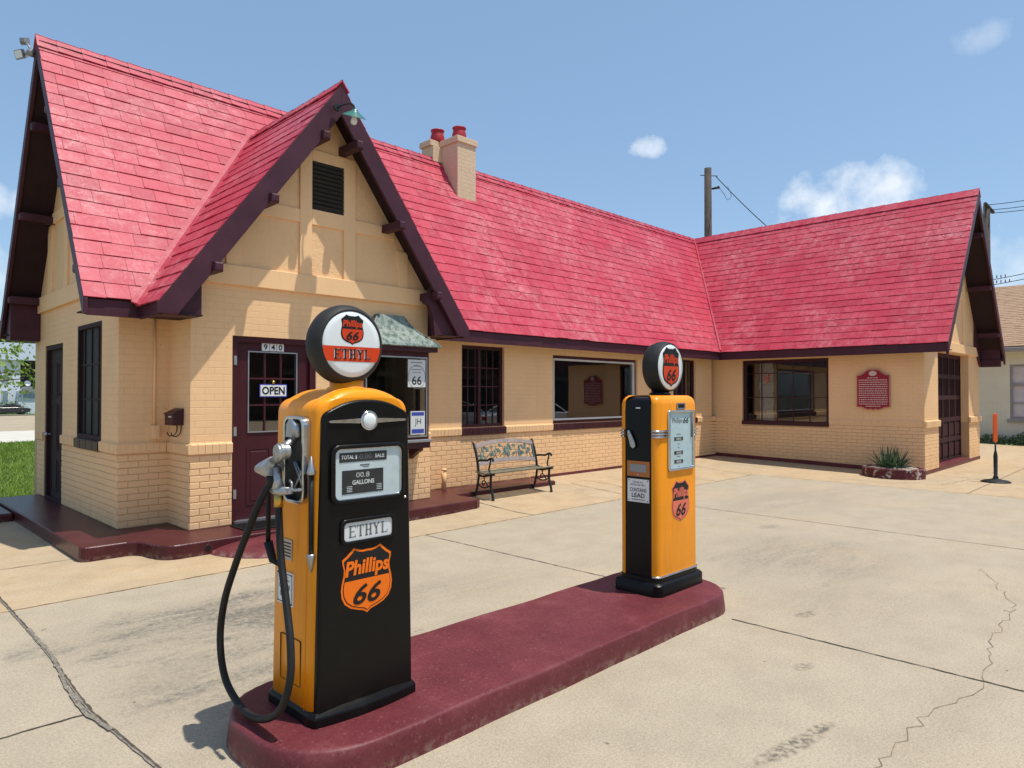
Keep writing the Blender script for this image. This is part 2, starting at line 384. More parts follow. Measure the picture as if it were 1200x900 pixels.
for n in M['clear'].node_tree.nodes:
    if n.type == 'FRESNEL': n.inputs[0].default_value = 1.25
    if n.type == 'BSDF_TRANSPARENT': n.inputs[0].default_value = (.97,.98,.98,1)
def shingle_mat(name, base, pale, tan=False):
    m, N, L, P = newmat(name); g = geo(N)
    at = N.new('ShaderNodeAttribute'); at.attribute_name = 'tint'
    t = at.outputs['Fac']
    c = ramp(N, L, t, [(0, tuple(x*.88 for x in base)), (.5, base), (1, tuple(min(1, x*1.08) for x in base))])
    if not tan:
        mp = N.new('ShaderNodeMapping'); mp.inputs['Scale'].default_value = (1, 1, .8); L.new(g, mp.inputs[0])
        w1 = noise(N, L, mp.outputs[0], .75, 5, .62); w2 = noise(N, L, g, 6.5, 8, .72); w3 = noise(N, L, g, 26, 6, .7)
        f = mth(N, L, 'MULTIPLY', ramp(N, L, w1, [(.38, (.12,.12,.12)), (.66, (1,1,1))]), ramp(N, L, w2, [(.40, (0,0,0)), (.68, (1,1,1))]))
        f = mth(N, L, 'MULTIPLY', f, ramp(N, L, w3, [(.3, (.35,.35,.35)), (.6, (1,1,1))]))
        # worn-off paint: a per-shingle share and blotches
        f = mth(N, L, 'ADD', mth(N, L, 'MULTIPLY', f, .70), mth(N, L, 'MULTIPLY', ramp(N, L, t, [(.72, (0,0,0)), (.98, (1,1,1))]), .05), clamp=True)
        c = mixc(N, L, f, c, pale)
        rings = noise(N, L, g, 3.6, 2, .5, 1.2)
        rf = ramp(N, L, rings, [(.535, (0,0,0)), (.55, (1,1,1)), (.56, (1,1,1)), (.575, (0,0,0))])
        c = mixc(N, L, mth(N, L, 'MULTIPLY', mth(N, L, 'MULTIPLY', rf, .4), ramp(N, L, w1, [(.5, (0,0,0)), (.62, (1,1,1))])), c, pale)
        sp = noise(N, L, g, 90, 2, .5)
        c = mixc(N, L, mth(N, L, 'MULTIPLY', ramp(N, L, sp, [(.66, (0,0,0)), (.7, (1,1,1))]), .5), c, (.16,.02,.03))
    L.new(c, P.inputs['Base Color']); P.inputs['Roughness'].default_value = .52 if not tan else .85
    bump(N, L, P, noise(N, L, g, 70, 4, .7), .25, .004); return m
M['shingle'] = shingle_mat('red_painted_shingle', (.44, .026, .056), (.62, .28, .29))
M['tanshingle'] = shingle_mat('tan_shingle', (.36, .235, .15), None, True)
def concrete():
    m, N, L, P = newmat('concrete'); g = geo(N)
    s = N.new('ShaderNodeSeparateXYZ'); L.new(g, s.inputs[0])
    n1 = noise(N, L, g, .45, 6, .6); n2 = noise(N, L, g, 2.6, 7, .65); n3 = noise(N, L, g, 120, 3, .7); n4 = noise(N, L, g, 22, 6, .7)
    n5 = noise(N, L, g, 60, 4, .75)
    grey = ramp(N, L, n2, [(.3, (.35,.29,.21)), (.52, (.395,.33,.24)), (.75, (.43,.362,.265))])
    tanc = ramp(N, L, n2, [(.28, (.40,.275,.155)), (.5, (.48,.34,.195)), (.75, (.53,.395,.245))])
    # the apron poured against the building is a warmer concrete: beyond y 6.6, and beyond x 13.8
    ny = mth(N, L, 'GREATER_THAN', s.outputs[1], 6.58); nx = mth(N, L, 'GREATER_THAN', s.outputs[0], 13.8)
    ap = mth(N, L, 'MAXIMUM', ny, nx)
    ap = mth(N, L, 'MULTIPLY', ap, ramp(N, L, n1, [(.3, (.45,.45,.45)), (.6, (1,1,1))]))
    c = mixc(N, L, ap, grey, tanc)
    c = mixc(N, L, mth(N, L, 'MULTIPLY', ramp(N, L, n1, [(.5, (0,0,0)), (.72, (1,1,1))]), .30), c, (.56,.385,.215))       # rusty warm patches
    # oil and tyre staining: streaks along the lanes (x), heavier in the lanes either side of the island
    mp = N.new('ShaderNodeMapping'); mp.inputs['Scale'].default_value = (.55, 2.0, 1); L.new(g, mp.inputs[0])
    k1 = noise(N, L, mp.outputs[0], 1.25, 8, .68, .4)
    k = ramp(N, L, k1, [(.40, (0,0,0)), (.56, (1,1,1))])
    fine = ramp(N, L, n4, [(.35, (.25,.25,.25)), (.62, (1,1,1))])
    def blob(cx, cy, rx, ry, amt):
        dx = mth(N, L, 'DIVIDE', mth(N, L, 'SUBTRACT', s.outputs[0], cx), rx); dy = mth(N, L, 'DIVIDE', mth(N, L, 'SUBTRACT', s.outputs[1], cy), ry)
        d = mth(N, L, 'ADD', mth(N, L, 'MULTIPLY', dx, dx), mth(N, L, 'MULTIPLY', dy, dy))
        return mth(N, L, 'MULTIPLY', mth(N, L, 'SUBTRACT', mth(N, L, 'ADD', 1.0, mth(N, L, 'MULTIPLY', mth(N, L, 'SUBTRACT', n2, .5), 3.0)), d, clamp=True), amt)
    b = blob(2.2, 5.3, 1.3, .75, 1.3)
    for a in ((1.9, 4.2, .9, .7, .8), (3.6, 4.6, 1.2, .5, .35), (7.2, 3.0, 1.4, 1.2, .5), (6.0, 2.1, .9, .7, .25), (11, 4.6, 2.2, .9, .3)):
        b = mth(N, L, 'MAXIMUM', b, blob(*a))
    b = mth(N, L, 'ADD', b, .10)
    dk = mth(N, L, 'MULTIPLY', mth(N, L, 'MULTIPLY', k, fine), b, clamp=True)
    base_dk = mth(N, L, 'MULTIPLY', mth(N, L, 'MULTIPLY', b, fine), .42)
    c = mixc(N, L, mth(N, L, 'ADD', mth(N, L, 'MULTIPLY', dk, .72), base_dk, clamp=True), c, (.14,.125,.10))
    c = mixc(N, L, mth(N, L, 'MULTIPLY', ramp(N, L, n3, [(.36, (1,1,1)), (.46, (0,0,0))]), .35), c, (.16,.14,.11))
    c = mixc(N, L, mth(N, L, 'MULTIPLY', ramp(N, L, n3, [(.6, (0,0,0)), (.68, (1,1,1))]), .3), c, (.68,.61,.5))
    oil = None
    for (a_, b_, c_, d_, e_) in ((3.32,1.40,.30,.055,1), (3.6,1.37,.12,.04,1), (5.4,2.15,.13,.06,.8), (4.35,1.75,.10,.05,.7), (8.6,3.9,.2,.1,.6), (2.9,4.0,.25,.12,.5), (.6,3.6,.3,.1,.5), (3.0,6.0,.25,.1,.6)):
        dx = mth(N, L, 'DIVIDE', mth(N, L, 'SUBTRACT', s.outputs[0], a_), c_); dy = mth(N, L, 'DIVIDE', mth(N, L, 'SUBTRACT', mth(N, L, 'ADD', s.outputs[1], mth(N, L, 'MULTIPLY', mth(N, L, 'SUBTRACT', s.outputs[0], a_), .18)), b_), d_)
        q_ = mth(N, L, 'MULTIPLY', mth(N, L, 'SUBTRACT', 1.3, mth(N, L, 'ADD', mth(N, L, 'MULTIPLY', dx, dx), mth(N, L, 'MULTIPLY', dy, dy)), True), e_)
        oil = q_ if oil is None else mth(N, L, 'MAXIMUM', oil, q_)
    om = mth(N, L, 'MULTIPLY', oil, ramp(N, L, noise(N, L, g, 30, 6, .75), [(.46, (0,0,0)), (.56, (1,1,1))]))
    c = mixc(N, L, mth(N, L, 'MULTIPLY', om, .8), c, (.05,.045,.038))
    dots = noise(N, L, g, 9, 2, .4)
    c = mixc(N, L, mth(N, L, 'MULTIPLY', ramp(N, L, dots, [(.765, (0,0,0)), (.775, (1,1,1))]), .7), c, (.07,.06,.05))
    c = mixc(N, L, mth(N, L, 'MULTIPLY', ramp(N, L, n5, [(.34, (1,1,1)), (.50, (0,0,0))]), .48), c, (.20,.165,.12))
    c = mixc(N, L, mth(N, L, 'MULTIPLY', ramp(N, L, n5, [(.54, (0,0,0)), (.66, (1,1,1))]), .25), c, (.58,.50,.38))
    L.new(c, P.inputs['Base Color']); P.inputs['Roughness'].default_value = .82
    bump(N, L, P, mth(N, L, 'ADD', n3, mth(N, L, 'MULTIPLY', n4, .8)), .35, .006); return m
M['concrete'] = concrete()
def redcrete(nm='maroon_painted_concrete', k=1.0, rough=.48):
    m, N, L, P = newmat(nm); g = geo(N)
    n2 = noise(N, L, g, 3.0, 7, .6); n3 = noise(N, L, g, 45, 5, .7); n4 = noise(N, L, g, 150, 2, .5)
    c = ramp(N, L, n2, [(.3, (.100*k,.018*k,.023*k)), (.55, (.135*k,.027*k,.032*k)), (.8, (.195*k,.056*k,.060*k))])
    c = mixc(N, L, mth(N, L, 'MULTIPLY', ramp(N, L, n3, [(.36, (1,1,1)), (.46, (0,0,0))]), .5), c, (.07,.012,.016))
    c = mixc(N, L, mth(N, L, 'MULTIPLY', ramp(N, L, n3, [(.60, (0,0,0)), (.68, (1,1,1))]), .3), c, (.36,.20,.19))
    c = mixc(N, L, mth(N, L, 'MULTIPLY', ramp(N, L, n4, [(.70, (0,0,0)), (.73, (1,1,1))]), .3), c, (.40,.28,.25))
    ch = noise(N, L, g, 8.5, 4, .6)
    c = mixc(N, L, mth(N, L, 'MULTIPLY', ramp(N, L, ch, [(.715, (0,0,0)), (.73, (1,1,1))]), .7), c, (.06,.02,.02))
    L.new(c, P.inputs['Base Color']); P.inputs['Roughness'].default_value = rough
    # paint knocked off down to the concrete along the foot and in chips; dust gathered at the ground
    sz = N.new('ShaderNodeSeparateXYZ'); L.new(g, sz.inputs[0])
    low = mth(N, L, 'MULTIPLY', mth(N, L, 'SUBTRACT', .055, sz.outputs[2]), 26.0, True)
    fo = mth(N, L, 'MULTIPLY', low, ramp(N, L, noise(N, L, g, 17, 6, .7), [(.46, (0,0,0)), (.58, (1,1,1))]))
    c2 = mixc(N, L, mth(N, L, 'MULTIPLY', fo, .38), c, (.33,.26,.20))
    cc = ramp(N, L, noise(N, L, g, 11, 7, .72), [(.70, (0,0,0)), (.715, (1,1,1))])
    c2 = mixc(N, L, mth(N, L, 'MULTIPLY', cc, .55), c2, (.36,.27,.23)); L.new(c2, P.inputs['Base Color'])
    bump(N, L, P, mth(N, L, 'ADD', n3, mth(N, L, 'MULTIPLY', n2, .8)), .35, .006); return m
M['redcrete'] = redcrete(); M['redwalk'] = redcrete('dark_maroon_walk_paint', .56, .34)
M['crack'] = simple('crack_dirt', (.22, .155, .10), .95, var=.4, vs=20)
M['joint'] = simple('joint_tar', (.075, .062, .05), .9, var=.5, vs=20, bmp=.5)
M['sand'] = simple('joint_grit', (.20, .175, .14), .95, var=.55, vs=60, bmp=.9, bs=120)
M['soilg'] = simple('lawn_soil', (.10, .14, .03), .95, var=.4, vs=2)
M['road'] = simple('tan_road', (.36, .29, .20), .9, var=.15, vs=.6)
M['walk'] = simple('pale_sidewalk', (.52, .49, .42), .9, var=.1, vs=2)
M['asph'] = simple('far_ground', (.24, .21, .15), .95, var=.25, vs=.2)
def leafmat(name, col, var=.4, trans=.25):
    m, N, L, P = newmat(name); at = N.new('ShaderNodeAttribute'); at.attribute_name = 'tint'
    c = ramp(N, L, at.outputs['Fac'], [(0, tuple(x*(1-var) for x in col)), (1, tuple(x*(1+var) for x in col))])
    L.new(c, P.inputs['Base Color']); P.inputs['Roughness'].default_value = .55
    tr = N.new('ShaderNodeBsdfTranslucent'); L.new(c, tr.inputs[0]); mx = N.new('ShaderNodeMixShader'); mx.inputs[0].default_value = trans
    o = N['Material Output']; L.new(P.outputs[0], mx.inputs[1]); L.new(tr.outputs[0], mx.inputs[2]); L.new(mx.outputs[0], o.inputs[0]); return m
M['grass'] = leafmat('grass_blade', (.20, .30, .045), .5, .35)
M['leaf'] = leafmat('spring_leaf', (.24, .34, .06), .5, .4)
M['darkleaf'] = leafmat('dark_leaf', (.035, .062, .022), .5, .2)
M['vine'] = leafmat('vine_leaf', (.10, .17, .05), .5, .25)
M['trunk'] = simple('bark', (.10, .08, .06), .9, var=.3, bmp=.5)

# ------------------------------------------------------------------ ground
def clamp(t): return max(0.0, min(1.0, t))
def G(x, y):
    A = .12*clamp((y-7)/1.8)*clamp((x-6.2)/1.0)
    B = .12*clamp((y-4)/4.8)*clamp((x-13.5)/2.8)
    return max(A, B)
def T(y): return -.03 - 1.07*clamp((y-14)/95)
def grid(xs, ys, fz):
    m = MB(); P = [(x, y, fz(x, y)) for y in ys for x in xs]; n = len(xs)
    m.add(P, [(j*n+i, j*n+i+1, (j+1)*n+i+1, (j+1)*n+i) for j in range(len(ys)-1) for i in range(n-1)], True); return m
def fr(a, b, s):
    n = max(1, int(round((b-a)/s))); return [a+(b-a)*i/n for i in range(n+1)]
far = [-1500, -600, -200, -80, -40] + fr(-30, 60, 5) + [80, 110, 160, 300, 700, 1500]
fary = [-1500, -600, -200, -80, -40] + fr(-30, 110, 4) + [130, 200, 400, 800, 1500]
st(grid(far, fary, lambda x, y: T(y)-.02).build('ground', M['asph'], recalc=False))
st(grid(fr(-26, 28, .45), fr(-26, 12.6, .4), G).build('concrete_forecourt', M['concrete'], recalc=False))
st(grid(fr(-30, 40, 5), fr(12.6, 34, 1.5), lambda x, y: T(y)+.004+ (.03 if y < 13 else 0)).build('lawn_soil', M['soilg'], recalc=False))
st(grid(fr(-60, 60, 5), fr(34, 48, 2), lambda x, y: T(y)+.012).build('sidewalk', M['walk'], recalc=False))
st(grid(fr(-120, 120, 8), fr(48.3, 108, 4), lambda x, y: T(y)+.006).build('road', M['road'], recalc=False))
st(grid(fr(-120, 120, 8), fr(110, 150, 4), lambda x, y: T(y)+.02).build('grass_verge', simple('far_grass', (.07,.13,.03), .9, var=.3), recalc=False))
st(MB().box(-120, 120, 108.3, 109.6, T(108)-.05, T(108)+.14).build('far_kerb', M['sand']))
# lawn blades
m = MB(); rng = random.Random(3)
for i in range(38000):
    t = rng.random()**1.6; y = 12.75 + t*21
    xc = y*.18; x = xc + rng.uniform(-2.2, 1.6)*(y/16)
    if x > 2.4 and y < 13.3: x -= 1.5
    h = rng.uniform(.03, .085)*(1+ .5*t); a = rng.uniform(0, 6.28); w = .006*(1+t*2.2); z = T(y)+.005
    dx, dy = cos(a)*w, sin(a)*w; lx, ly = rng.uniform(-.05, .05), rng.uniform(-.05, .05)
    m.add([(x-dx, y-dy, z), (x+dx, y+dy, z), (x+lx, y+ly, z+h)], [(0, 1, 2)], col=rng.random())
tag(m.build('lawn_grass', M['grass'], recalc=False), 'bright green unmown lawn beyond the maroon step at the left', 'grass', kind='stuff')
# joints between the slabs, thin sheets on the concrete
def strip(pts, w, name, mat, jit=.0, seed=1, dz=.004):
    rg = random.Random(seed); P = []
    fine = []
    for i in range(len(pts)-1):
        a, b = Vector(pts[i]), Vector(pts[i+1]); n = max(1, int((b-a).length/.045))
        for k in range(n): fine.append(a+(b-a)*k/n)
    fine.append(Vector(pts[-1])); mm = MB(); vs = []
    for i, p in enumerate(fine):
        t = (fine[min(i+1, len(fine)-1)]-fine[max(i-1, 0)]).normalized(); nn = Vector((-t.y, t.x))
        q = p + nn*rg.uniform(-jit, jit); ww = w*rg.uniform(.6, 1.4) if jit else w
        for sg in (-.5, .5):
            s_ = q+nn*ww*sg; vs.append((s_.x, s_.y, G(s_.x, s_.y)+dz))
    mm.add(vs, [(2*i, 2*i+2, 2*i+3, 2*i+1) for i in range(len(fine)-1)])
    return st(mm.build(name, mat, recalc=False))
for i, (P, w) in enumerate([([(-20,6.58),(13.8,6.62)], .011), ([(-6,8.22),(1.86,8.22)], .011), ([(13.85,-20),(13.85,6.62),(14.1,8.7)], .011), ([(7.12,8.1),(7.11,6.6)], .014),
        ([(5.18,6.6),(5.18,3.62)], .011), ([(4.88,2.5),(4.8,-20)], .012), ([(9.35,6.6),(9.1,-20)], .011), ([(13.85,2.78),(27,2.8)], .011), ([(-20,4.2),(1.05,4.2)], .014),
        ([(16.5,3.9),(16.8,-8)], .014), ([(19.6,3.5),(19.5,-8)], .014), ([(9.7,8.1),(9.65,6.6)], .012), ([(12.4,8.6),(12.4,6.6)], .012)]):
    strip(P, w, 'slab_joint', M['joint'], jit=.004, seed=i)
strip([(1.07,12),(1.08,6.97),(1.08,5.49),(1.04,4.21),(1.1,3.38),(1.1,-4)], .009, 'slab_joint', M['sand'], jit=.002, seed=31, dz=.006)
strip([(1.07,12),(1.09,6.97),(1.09,5.49),(1.05,4.21),(1.11,3.38),(1.11,-4)], .017, 'joint_edge', M['joint'], jit=.003, seed=32)
strip([(1.09,6.0),(1.09,5.3),(1.03,4.6),(1.02,4.2),(1.06,3.9)], .022, 'joint_gravel', M['sand'], jit=.004, seed=34, dz=.009)
rc = random.Random(5)
def crack(pts, w, seed):
    rg = random.Random(seed); out = []
    for i in range(len(pts)-1):
        a, b = Vector(pts[i]), Vector(pts[i+1]); n = max(2, int((b-a).length/.07))
        for k in range(n):
            p = a+(b-a)*k/n; out.append((p.x+rg.uniform(-.03,.03), p.y+rg.uniform(-.03,.03)))
    out.append(pts[-1]); strip(out, w, 'concrete_crack', M['crack'], jit=.002, seed=seed)
crack([(8.0,1.5),(6.8,1.03),(5.85,1.02),(4.87,.89),(4.68,.92),(4.06,1.03),(3.42,1.04),(2.9,1.2)], .0035, 41)
crack([(9.4,5.4),(10.2,6.2),(11.0,6.6),(11.3,7.5),(12.3,7.3)], .010, 42); crack([(9.8,6.6),(10.3,7.5),(10.2,8.2)], .012, 43)
crack([(14.3,5.2),(14.8,3.4),(16.2,3.2),(17.2,2.4)], .010, 44); crack([(17.2,3.9),(17.9,3.1),(19.5,3.3)], .012, 45)
crack([(12.2,7.2),(13.2,8.2)], .012, 46)

# ------------------------------------------------------------------ raised walks and pump island
def arcpts(cx, cy, r, a0, a1, n=8): return [(cx+r*cos(R(a0+(a1-a0)*i/n)), cy+r*sin(R(a0+(a1-a0)*i/n))) for i in range(n+1)]
walk = [(1.88, 12.75), (1.88, 8.05)] + arcpts(1.96, 8.05, .08, 180, 270, 3) + [(2.30, 7.97)] + [(2.38, 7.93), (2.43, 7.82), (2.45, 7.66)] + arcpts(2.65, 7.62, .18, 180, 270, 5) + [(6.84, 7.50)] \
     + [(6.95, 7.56), (6.95, 8.0), (7.0, 8.15), (9.33, 8.15), (9.36, 8.2), (9.36, 8.85), (2.6, 8.85), (2.6, 12.75)]
walk += []
m = MB(); m.plate(XY, walk, -.1, .15)
rw = st(m.build('raised_walk', M['redwalk'], bevel=.022, seg=3))
m = MB(); m.plate(XY, [(-8, 11.25), (1.87, 11.25), (1.87, 12.7), (-8, 12.7)], -.1, .11)
st(m.build('side_kerb', M['redwalk'], bevel=.03, seg=3))
# small pipe mouth in the front of the walk
m = MB(); m.lathe((2.93, 7.445, .07), (0,-1,0), [(.036,-.01),(.036,.004),(.026,.004),(.026,-.02)], 16); m.build('drain_pipe_mouth', M['maroon'], rw)
m = MB(); m.lathe((2.93, 7.439, .07), (0,-1,0), [(.026,-.002),(.026,.0)], 16); m.build('drain_hole', M['ink'], rw)
# rounded maroon ramp in front of the door
m = MB(); rings = []
for i in range(7):
    a = pi/2*i/6; rings.append([(3.75+.80*cos(a)*cos(R(180+180*k/18)), 7.48+.78*cos(a)*sin(R(180+180*k/18)), .002+.115*sin(a)) for k in range(19)])
m.loft([[Vector(p) for p in r] for r in rings], True, False, closed=False)
st(m.build('door_ramp', M['redcrete'], recalc=True))
def noise_(a, b): return sin(a*2.3+1.1)*.5+sin(b*3.7+a)*.3+sin(a*7.1+b*2)*.2
# pump island: a slab with rounded ends; slight outward batter
IY0, IY1 = 2.60, 3.60
def isl(off, z):
    P = []
    x0, x1, y0, y1 = 1.38+off, 5.28-off, IY0+off, IY1-off
    rr = .40
    P += [(x, y, z) for x, y in arcpts(x1-rr, y0+rr, rr, -90, 0, 8)] + [(x, y, z) for x, y in arcpts(x1-rr, y1-rr, rr, 0, 90, 8)]
    P += [(x1-rr-(x1-x0-2*rr)*k/12, y1, z) for k in range(1,12)]; P += [(x, y, z) for x, y in arcpts(x0+rr, y1-rr, rr, 90, 180, 8)] + [(x, y, z) for x, y in arcpts(x0+rr, y0+rr, rr, 180, 270, 8)]; P += [(x0+rr+(x1-x0-2*rr)*k/12, y0, z) for k in range(1,12)]
    return [Vector(p) for p in P]
m = MB(); rg = random.Random(9); rings = []
for off, z in ((0, -.05), (.004, .03), (.010, .10), (.014, .136), (.020, .146), (.032, .151)):
    rings.append(isl(off, z))
for q in range(len(rings)):
    for k_ in range(len(rings[q])):
        p_ = rings[q][k_]; w_ = noise_(p_.x*3.1+q*.2, p_.y*2.7)*.010; rings[q][k_] = p_+Vector((0, w_ if q else 0, w_*.25 if q > 2 else 0))
m.loft(rings, True, True)
isd = st(m.build('pump_island', M['redcrete'])); md = isd.modifiers.new('es','EDGE_SPLIT'); md.split_angle = R(48)

# ------------------------------------------------------------------ the filling station
XL, XBL, XBR, XWL, XWR = 2.44, 2.99, 6.45, 16.35, 21.5
YM, YB, YW, YR = 8.80, 8.12, 4.03, 12.9
Z0 = .15
station = thing('filling_station', 'cream brick cottage style filling station with steep red shingle roofs and maroon trim', 'building', (9.5, 10.8, 0))
def wall(F, a0, a1, b0, b1, holes=(), th=.20, name='wall', mat=None):
    m = MB(); As = sorted({a0, a1, *[h[0] for h in holes], *[h[1] for h in holes]}); Bs = sorted({b0, b1, *[h[2] for h in holes], *[h[3] for h in holes]})
    inh = lambda a, b: any(h[0] < a < h[1] and h[2] < b < h[3] for h in holes)
    for i in range(len(As)-1):
        for j in range(len(Bs)-1):
            if inh((As[i]+As[i+1])/2, (Bs[j]+Bs[j+1])/2): continue
            q = [(As[i],Bs[j]),(As[i+1],Bs[j]),(As[i+1],Bs[j+1]),(As[i],Bs[j+1])]
            m.add([F(a,b,0) for a,b in q], [(0,1,2,3)]); m.add([F(a,b,-th) for a,b in q], [(3,2,1,0)])
    for h in holes:
        c = [(h[0],h[2]),(h[1],h[2]),(h[1],h[3]),(h[0],h[3])]
        for k in range(4):
            p, q = c[k], c[(k+1) % 4]; m.add([F(*p,0), F(*p,-th), F(*q,-th), F(*q,0)], [(0,1,2,3)])
    c = [(a0,b0),(a1,b0),(a1,b1),(a0,b1)]
    for k in range(4):
        p, q = c[k], c[(k+1) % 4]; m.add([F(*p,0), F(*q,0), F(*q,-th), F(*p,-th)], [(0,1,2,3)])
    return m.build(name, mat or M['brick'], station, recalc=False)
rb = random.Random(11)
def lowbricks(segs, z0, z1, par=None, name='raked_brick'):
    """segs: list of (frame, a0, a1, holes) ; painted running-bond bricks with raked joints"""
    rh = .0765; L_ = .222; gap = .0085
    for (F, a0, a1, holes, zb) in segs:
        m = MB()
        n = int(round((z1-z0)/rh))
        for r in range(n):
            zz0 = z0 + r*rh; zz1 = zz0 + rh - gap
            if zz1 < zb+.02: continue
            if zz0 < zb: zz0 = zb
            ivs = [(a0, a1)]
            for (h0, h1, hb0, hb1) in holes:
                if hb0 < zz1 and hb1 > zz0+.01:
                    nv = []
                    for (p, q) in ivs:
                        if h0 > p: nv.append((p, min(q, h0)))
                        if h1 < q: nv.append((max(p, h1), q))
                    ivs = [v for v in nv if v[1]-v[0] > .02]
            for (p, q) in ivs:
                a = p - (L_/2 if r % 2 else 0)
                while a < q:
                    s_, e_ = max(a, p), min(a+L_-gap*.8, q)
                    if e_-s_ > .02:
                        d = .0058+rb.uniform(-.0012, .0018); j = rb.uniform(-.0015, .0015)
                        m.fbox(F, s_, e_, zz0+j, zz1+j, -.002, d, ch=.0035)
                    a += L_
        m.build(name, M['lowbrick'], par or station)
def belt(F, a0, a1, z0, z1, par=None, pr=.035):
    m = MB(); n = max(1, int(round((a1-a0)/.076))); w = (a1-a0)/n
    m.fbox(F, a0, a1, z0+.006, z1-.008, 0, pr-.008)
    for i in range(n):
        s_ = a0+i*w
        c = F(s_, 0); d = pr+rb.uniform(-.003, .003)
        m.add([F(s_+.003,z0+.004,0), F(s_+w-.003,z0+.004,0), F(s_+w-.003,z1,0), F(s_+.003,z1,0), F(s_+.003,z0+.004,d-.004), F(s_+w-.003,z0+.004,d-.004), F(s_+w-.003,z1-.018,d), F(s_+.003,z1-.018,d)],
              [(3,2,1,0),(4,5,6,7),(0,1,5,4),(1,2,6,5),(2,3,7,6),(3,0,4,7)])
    return m
BZ0, BZ1 = 1.01, 1.135
# openings  (frame coords: front frames a = x ; west frames a = -y)
DOOR = (3.47, 4.57, .15, 2.40); BAYW = (5.20, 6.14, 1.02, 2.26)
W1 = (7.67, 8.68, 1.13, 2.54); W2 = (10.0, 12.84, 1.13, 2.46); W3 = (14.32, 15.36, 1.13, 2.54)
SD = (-12.42, -11.36, .15, 2.43); SW = (-10.56, -9.47, 1.13, 2.60); WW = (-8.07, -5.97, .98, 2.54)
GD = (17.45, 20.35, .0, 2.66)
Fm, Fb, Fg = FS(0, YM), FS(0, YB), FS(0, YW)
Fl, Fc, Fw = FWst(XL, 0), FWst(XBL, 0), FWst(XWL, 0)
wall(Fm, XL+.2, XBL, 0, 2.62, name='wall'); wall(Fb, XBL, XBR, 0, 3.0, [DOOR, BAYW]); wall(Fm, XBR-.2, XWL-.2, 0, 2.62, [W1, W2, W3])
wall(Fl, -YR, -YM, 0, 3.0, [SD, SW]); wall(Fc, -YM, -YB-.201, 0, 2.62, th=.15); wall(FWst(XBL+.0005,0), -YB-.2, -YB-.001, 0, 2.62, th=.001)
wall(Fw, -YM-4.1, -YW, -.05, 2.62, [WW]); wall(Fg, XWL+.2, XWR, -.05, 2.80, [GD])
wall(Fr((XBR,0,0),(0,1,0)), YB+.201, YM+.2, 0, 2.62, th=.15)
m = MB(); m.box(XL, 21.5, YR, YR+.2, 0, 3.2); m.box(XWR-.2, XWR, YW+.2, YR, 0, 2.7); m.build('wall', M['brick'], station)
# gable tops
def gable(F, pts, th=.2, mat='stucco'):
    m = MB(); m.plate(F, pts, -th, 0); return m.build('gable_wall', M[mat], station)
S1, S2, S3 = 3.64/2.38, 1.373, 3.64/2.9     # slopes: main, bay, wing
RZ = 6.40
def zmain(y): return RZ - S1*abs(y-10.8)
def zbay(x): return 5.68 - S2*abs(x-4.70)
def zwing(x): return RZ - S3*abs(x-18.8)
gable(Fl, [(-YR,3.0),(-YM,3.0),(-YM,zmain(YM)-.06),(-10.8,RZ-.08),(-YR,zmain(YR)-.06)])
gable(Fb, [(XBL,3.0),(XBR,3.0),(XBR,zbay(XBR)-.06),(4.7,5.60),(XBL,zbay(XBL)-.06)])
gable(Fg, [(XWL,2.80),(XWR,2.80),(XWR,zwing(XWR)-.06),(18.8,RZ-.08),(XWL,zwing(XWL)-.06)])
# lower bricks and belt course
HB = 1.0
lowbricks([(Fl, -YR, SD[0], [], .15), (Fl, SD[1], -YM, [], .15), (Fm, XL, XBL, [], .15), (Fc, -YM, -YB, [], .15), (Fb, XBL, DOOR[0], [], .15), (Fb, DOOR[1], XBR, [(5.12,6.22,.9,2)], .15),
           (Fr((XBR,0,0),(0,1,0)), YB, YM, [], .15), (Fm, XBR, XWL, [], .10)], .082, HB)
lowbricks([(Fw, -YM, -YW, [(WW[0],WW[1],.93,2)], .04), (Fg, XWL, GD[0], [], .05), (Fg, GD[1], XWR, [], .05)], .082, HB)
def bl(m): return m.build('belt_course', M['lowbrick'], station)
bl(belt(Fl, -YR-.03, SD[0], BZ0, BZ1)); bl(belt(Fl, SD[1], SW[0], BZ0, BZ1)); bl(belt(Fl, SW[1], -YM+.035, BZ0, BZ1))
bl(belt(Fm, XL, XBL-.035, BZ0, BZ1)); bl(belt(Fc, -YM+.035, -YB+.035, BZ0, BZ1)); bl(belt(Fb, XBL, DOOR[0], BZ0, BZ1)); bl(belt(Fb, DOOR[1], 5.1, BZ0, BZ1)); bl(belt(Fb, 6.23, XBR, BZ0, BZ1))
bl(belt(Fm, XBR, W1[0]-.02, BZ0, BZ1)); bl(belt(Fm, W1[1]+.02, W2[0]-.02, BZ0, BZ1)); bl(belt(Fm, W2[1]+.02, W3[0]-.02, BZ0, BZ1)); bl(belt(Fm, W3[1]+.02, XWL, BZ0, BZ1))
bl(belt(Fw, -YM+.035, WW[0], BZ0, BZ1, pr=.012)); bl(belt(Fw, WW[1], -YW+.03, BZ0, BZ1, pr=.012)); bl(belt(Fg, XWL-.03, GD[0]+.02, BZ0-.02, BZ1, pr=.05)); bl(belt(Fg, GD[1]-.02, XWR+.03, BZ0-.02, BZ1, pr=.05))
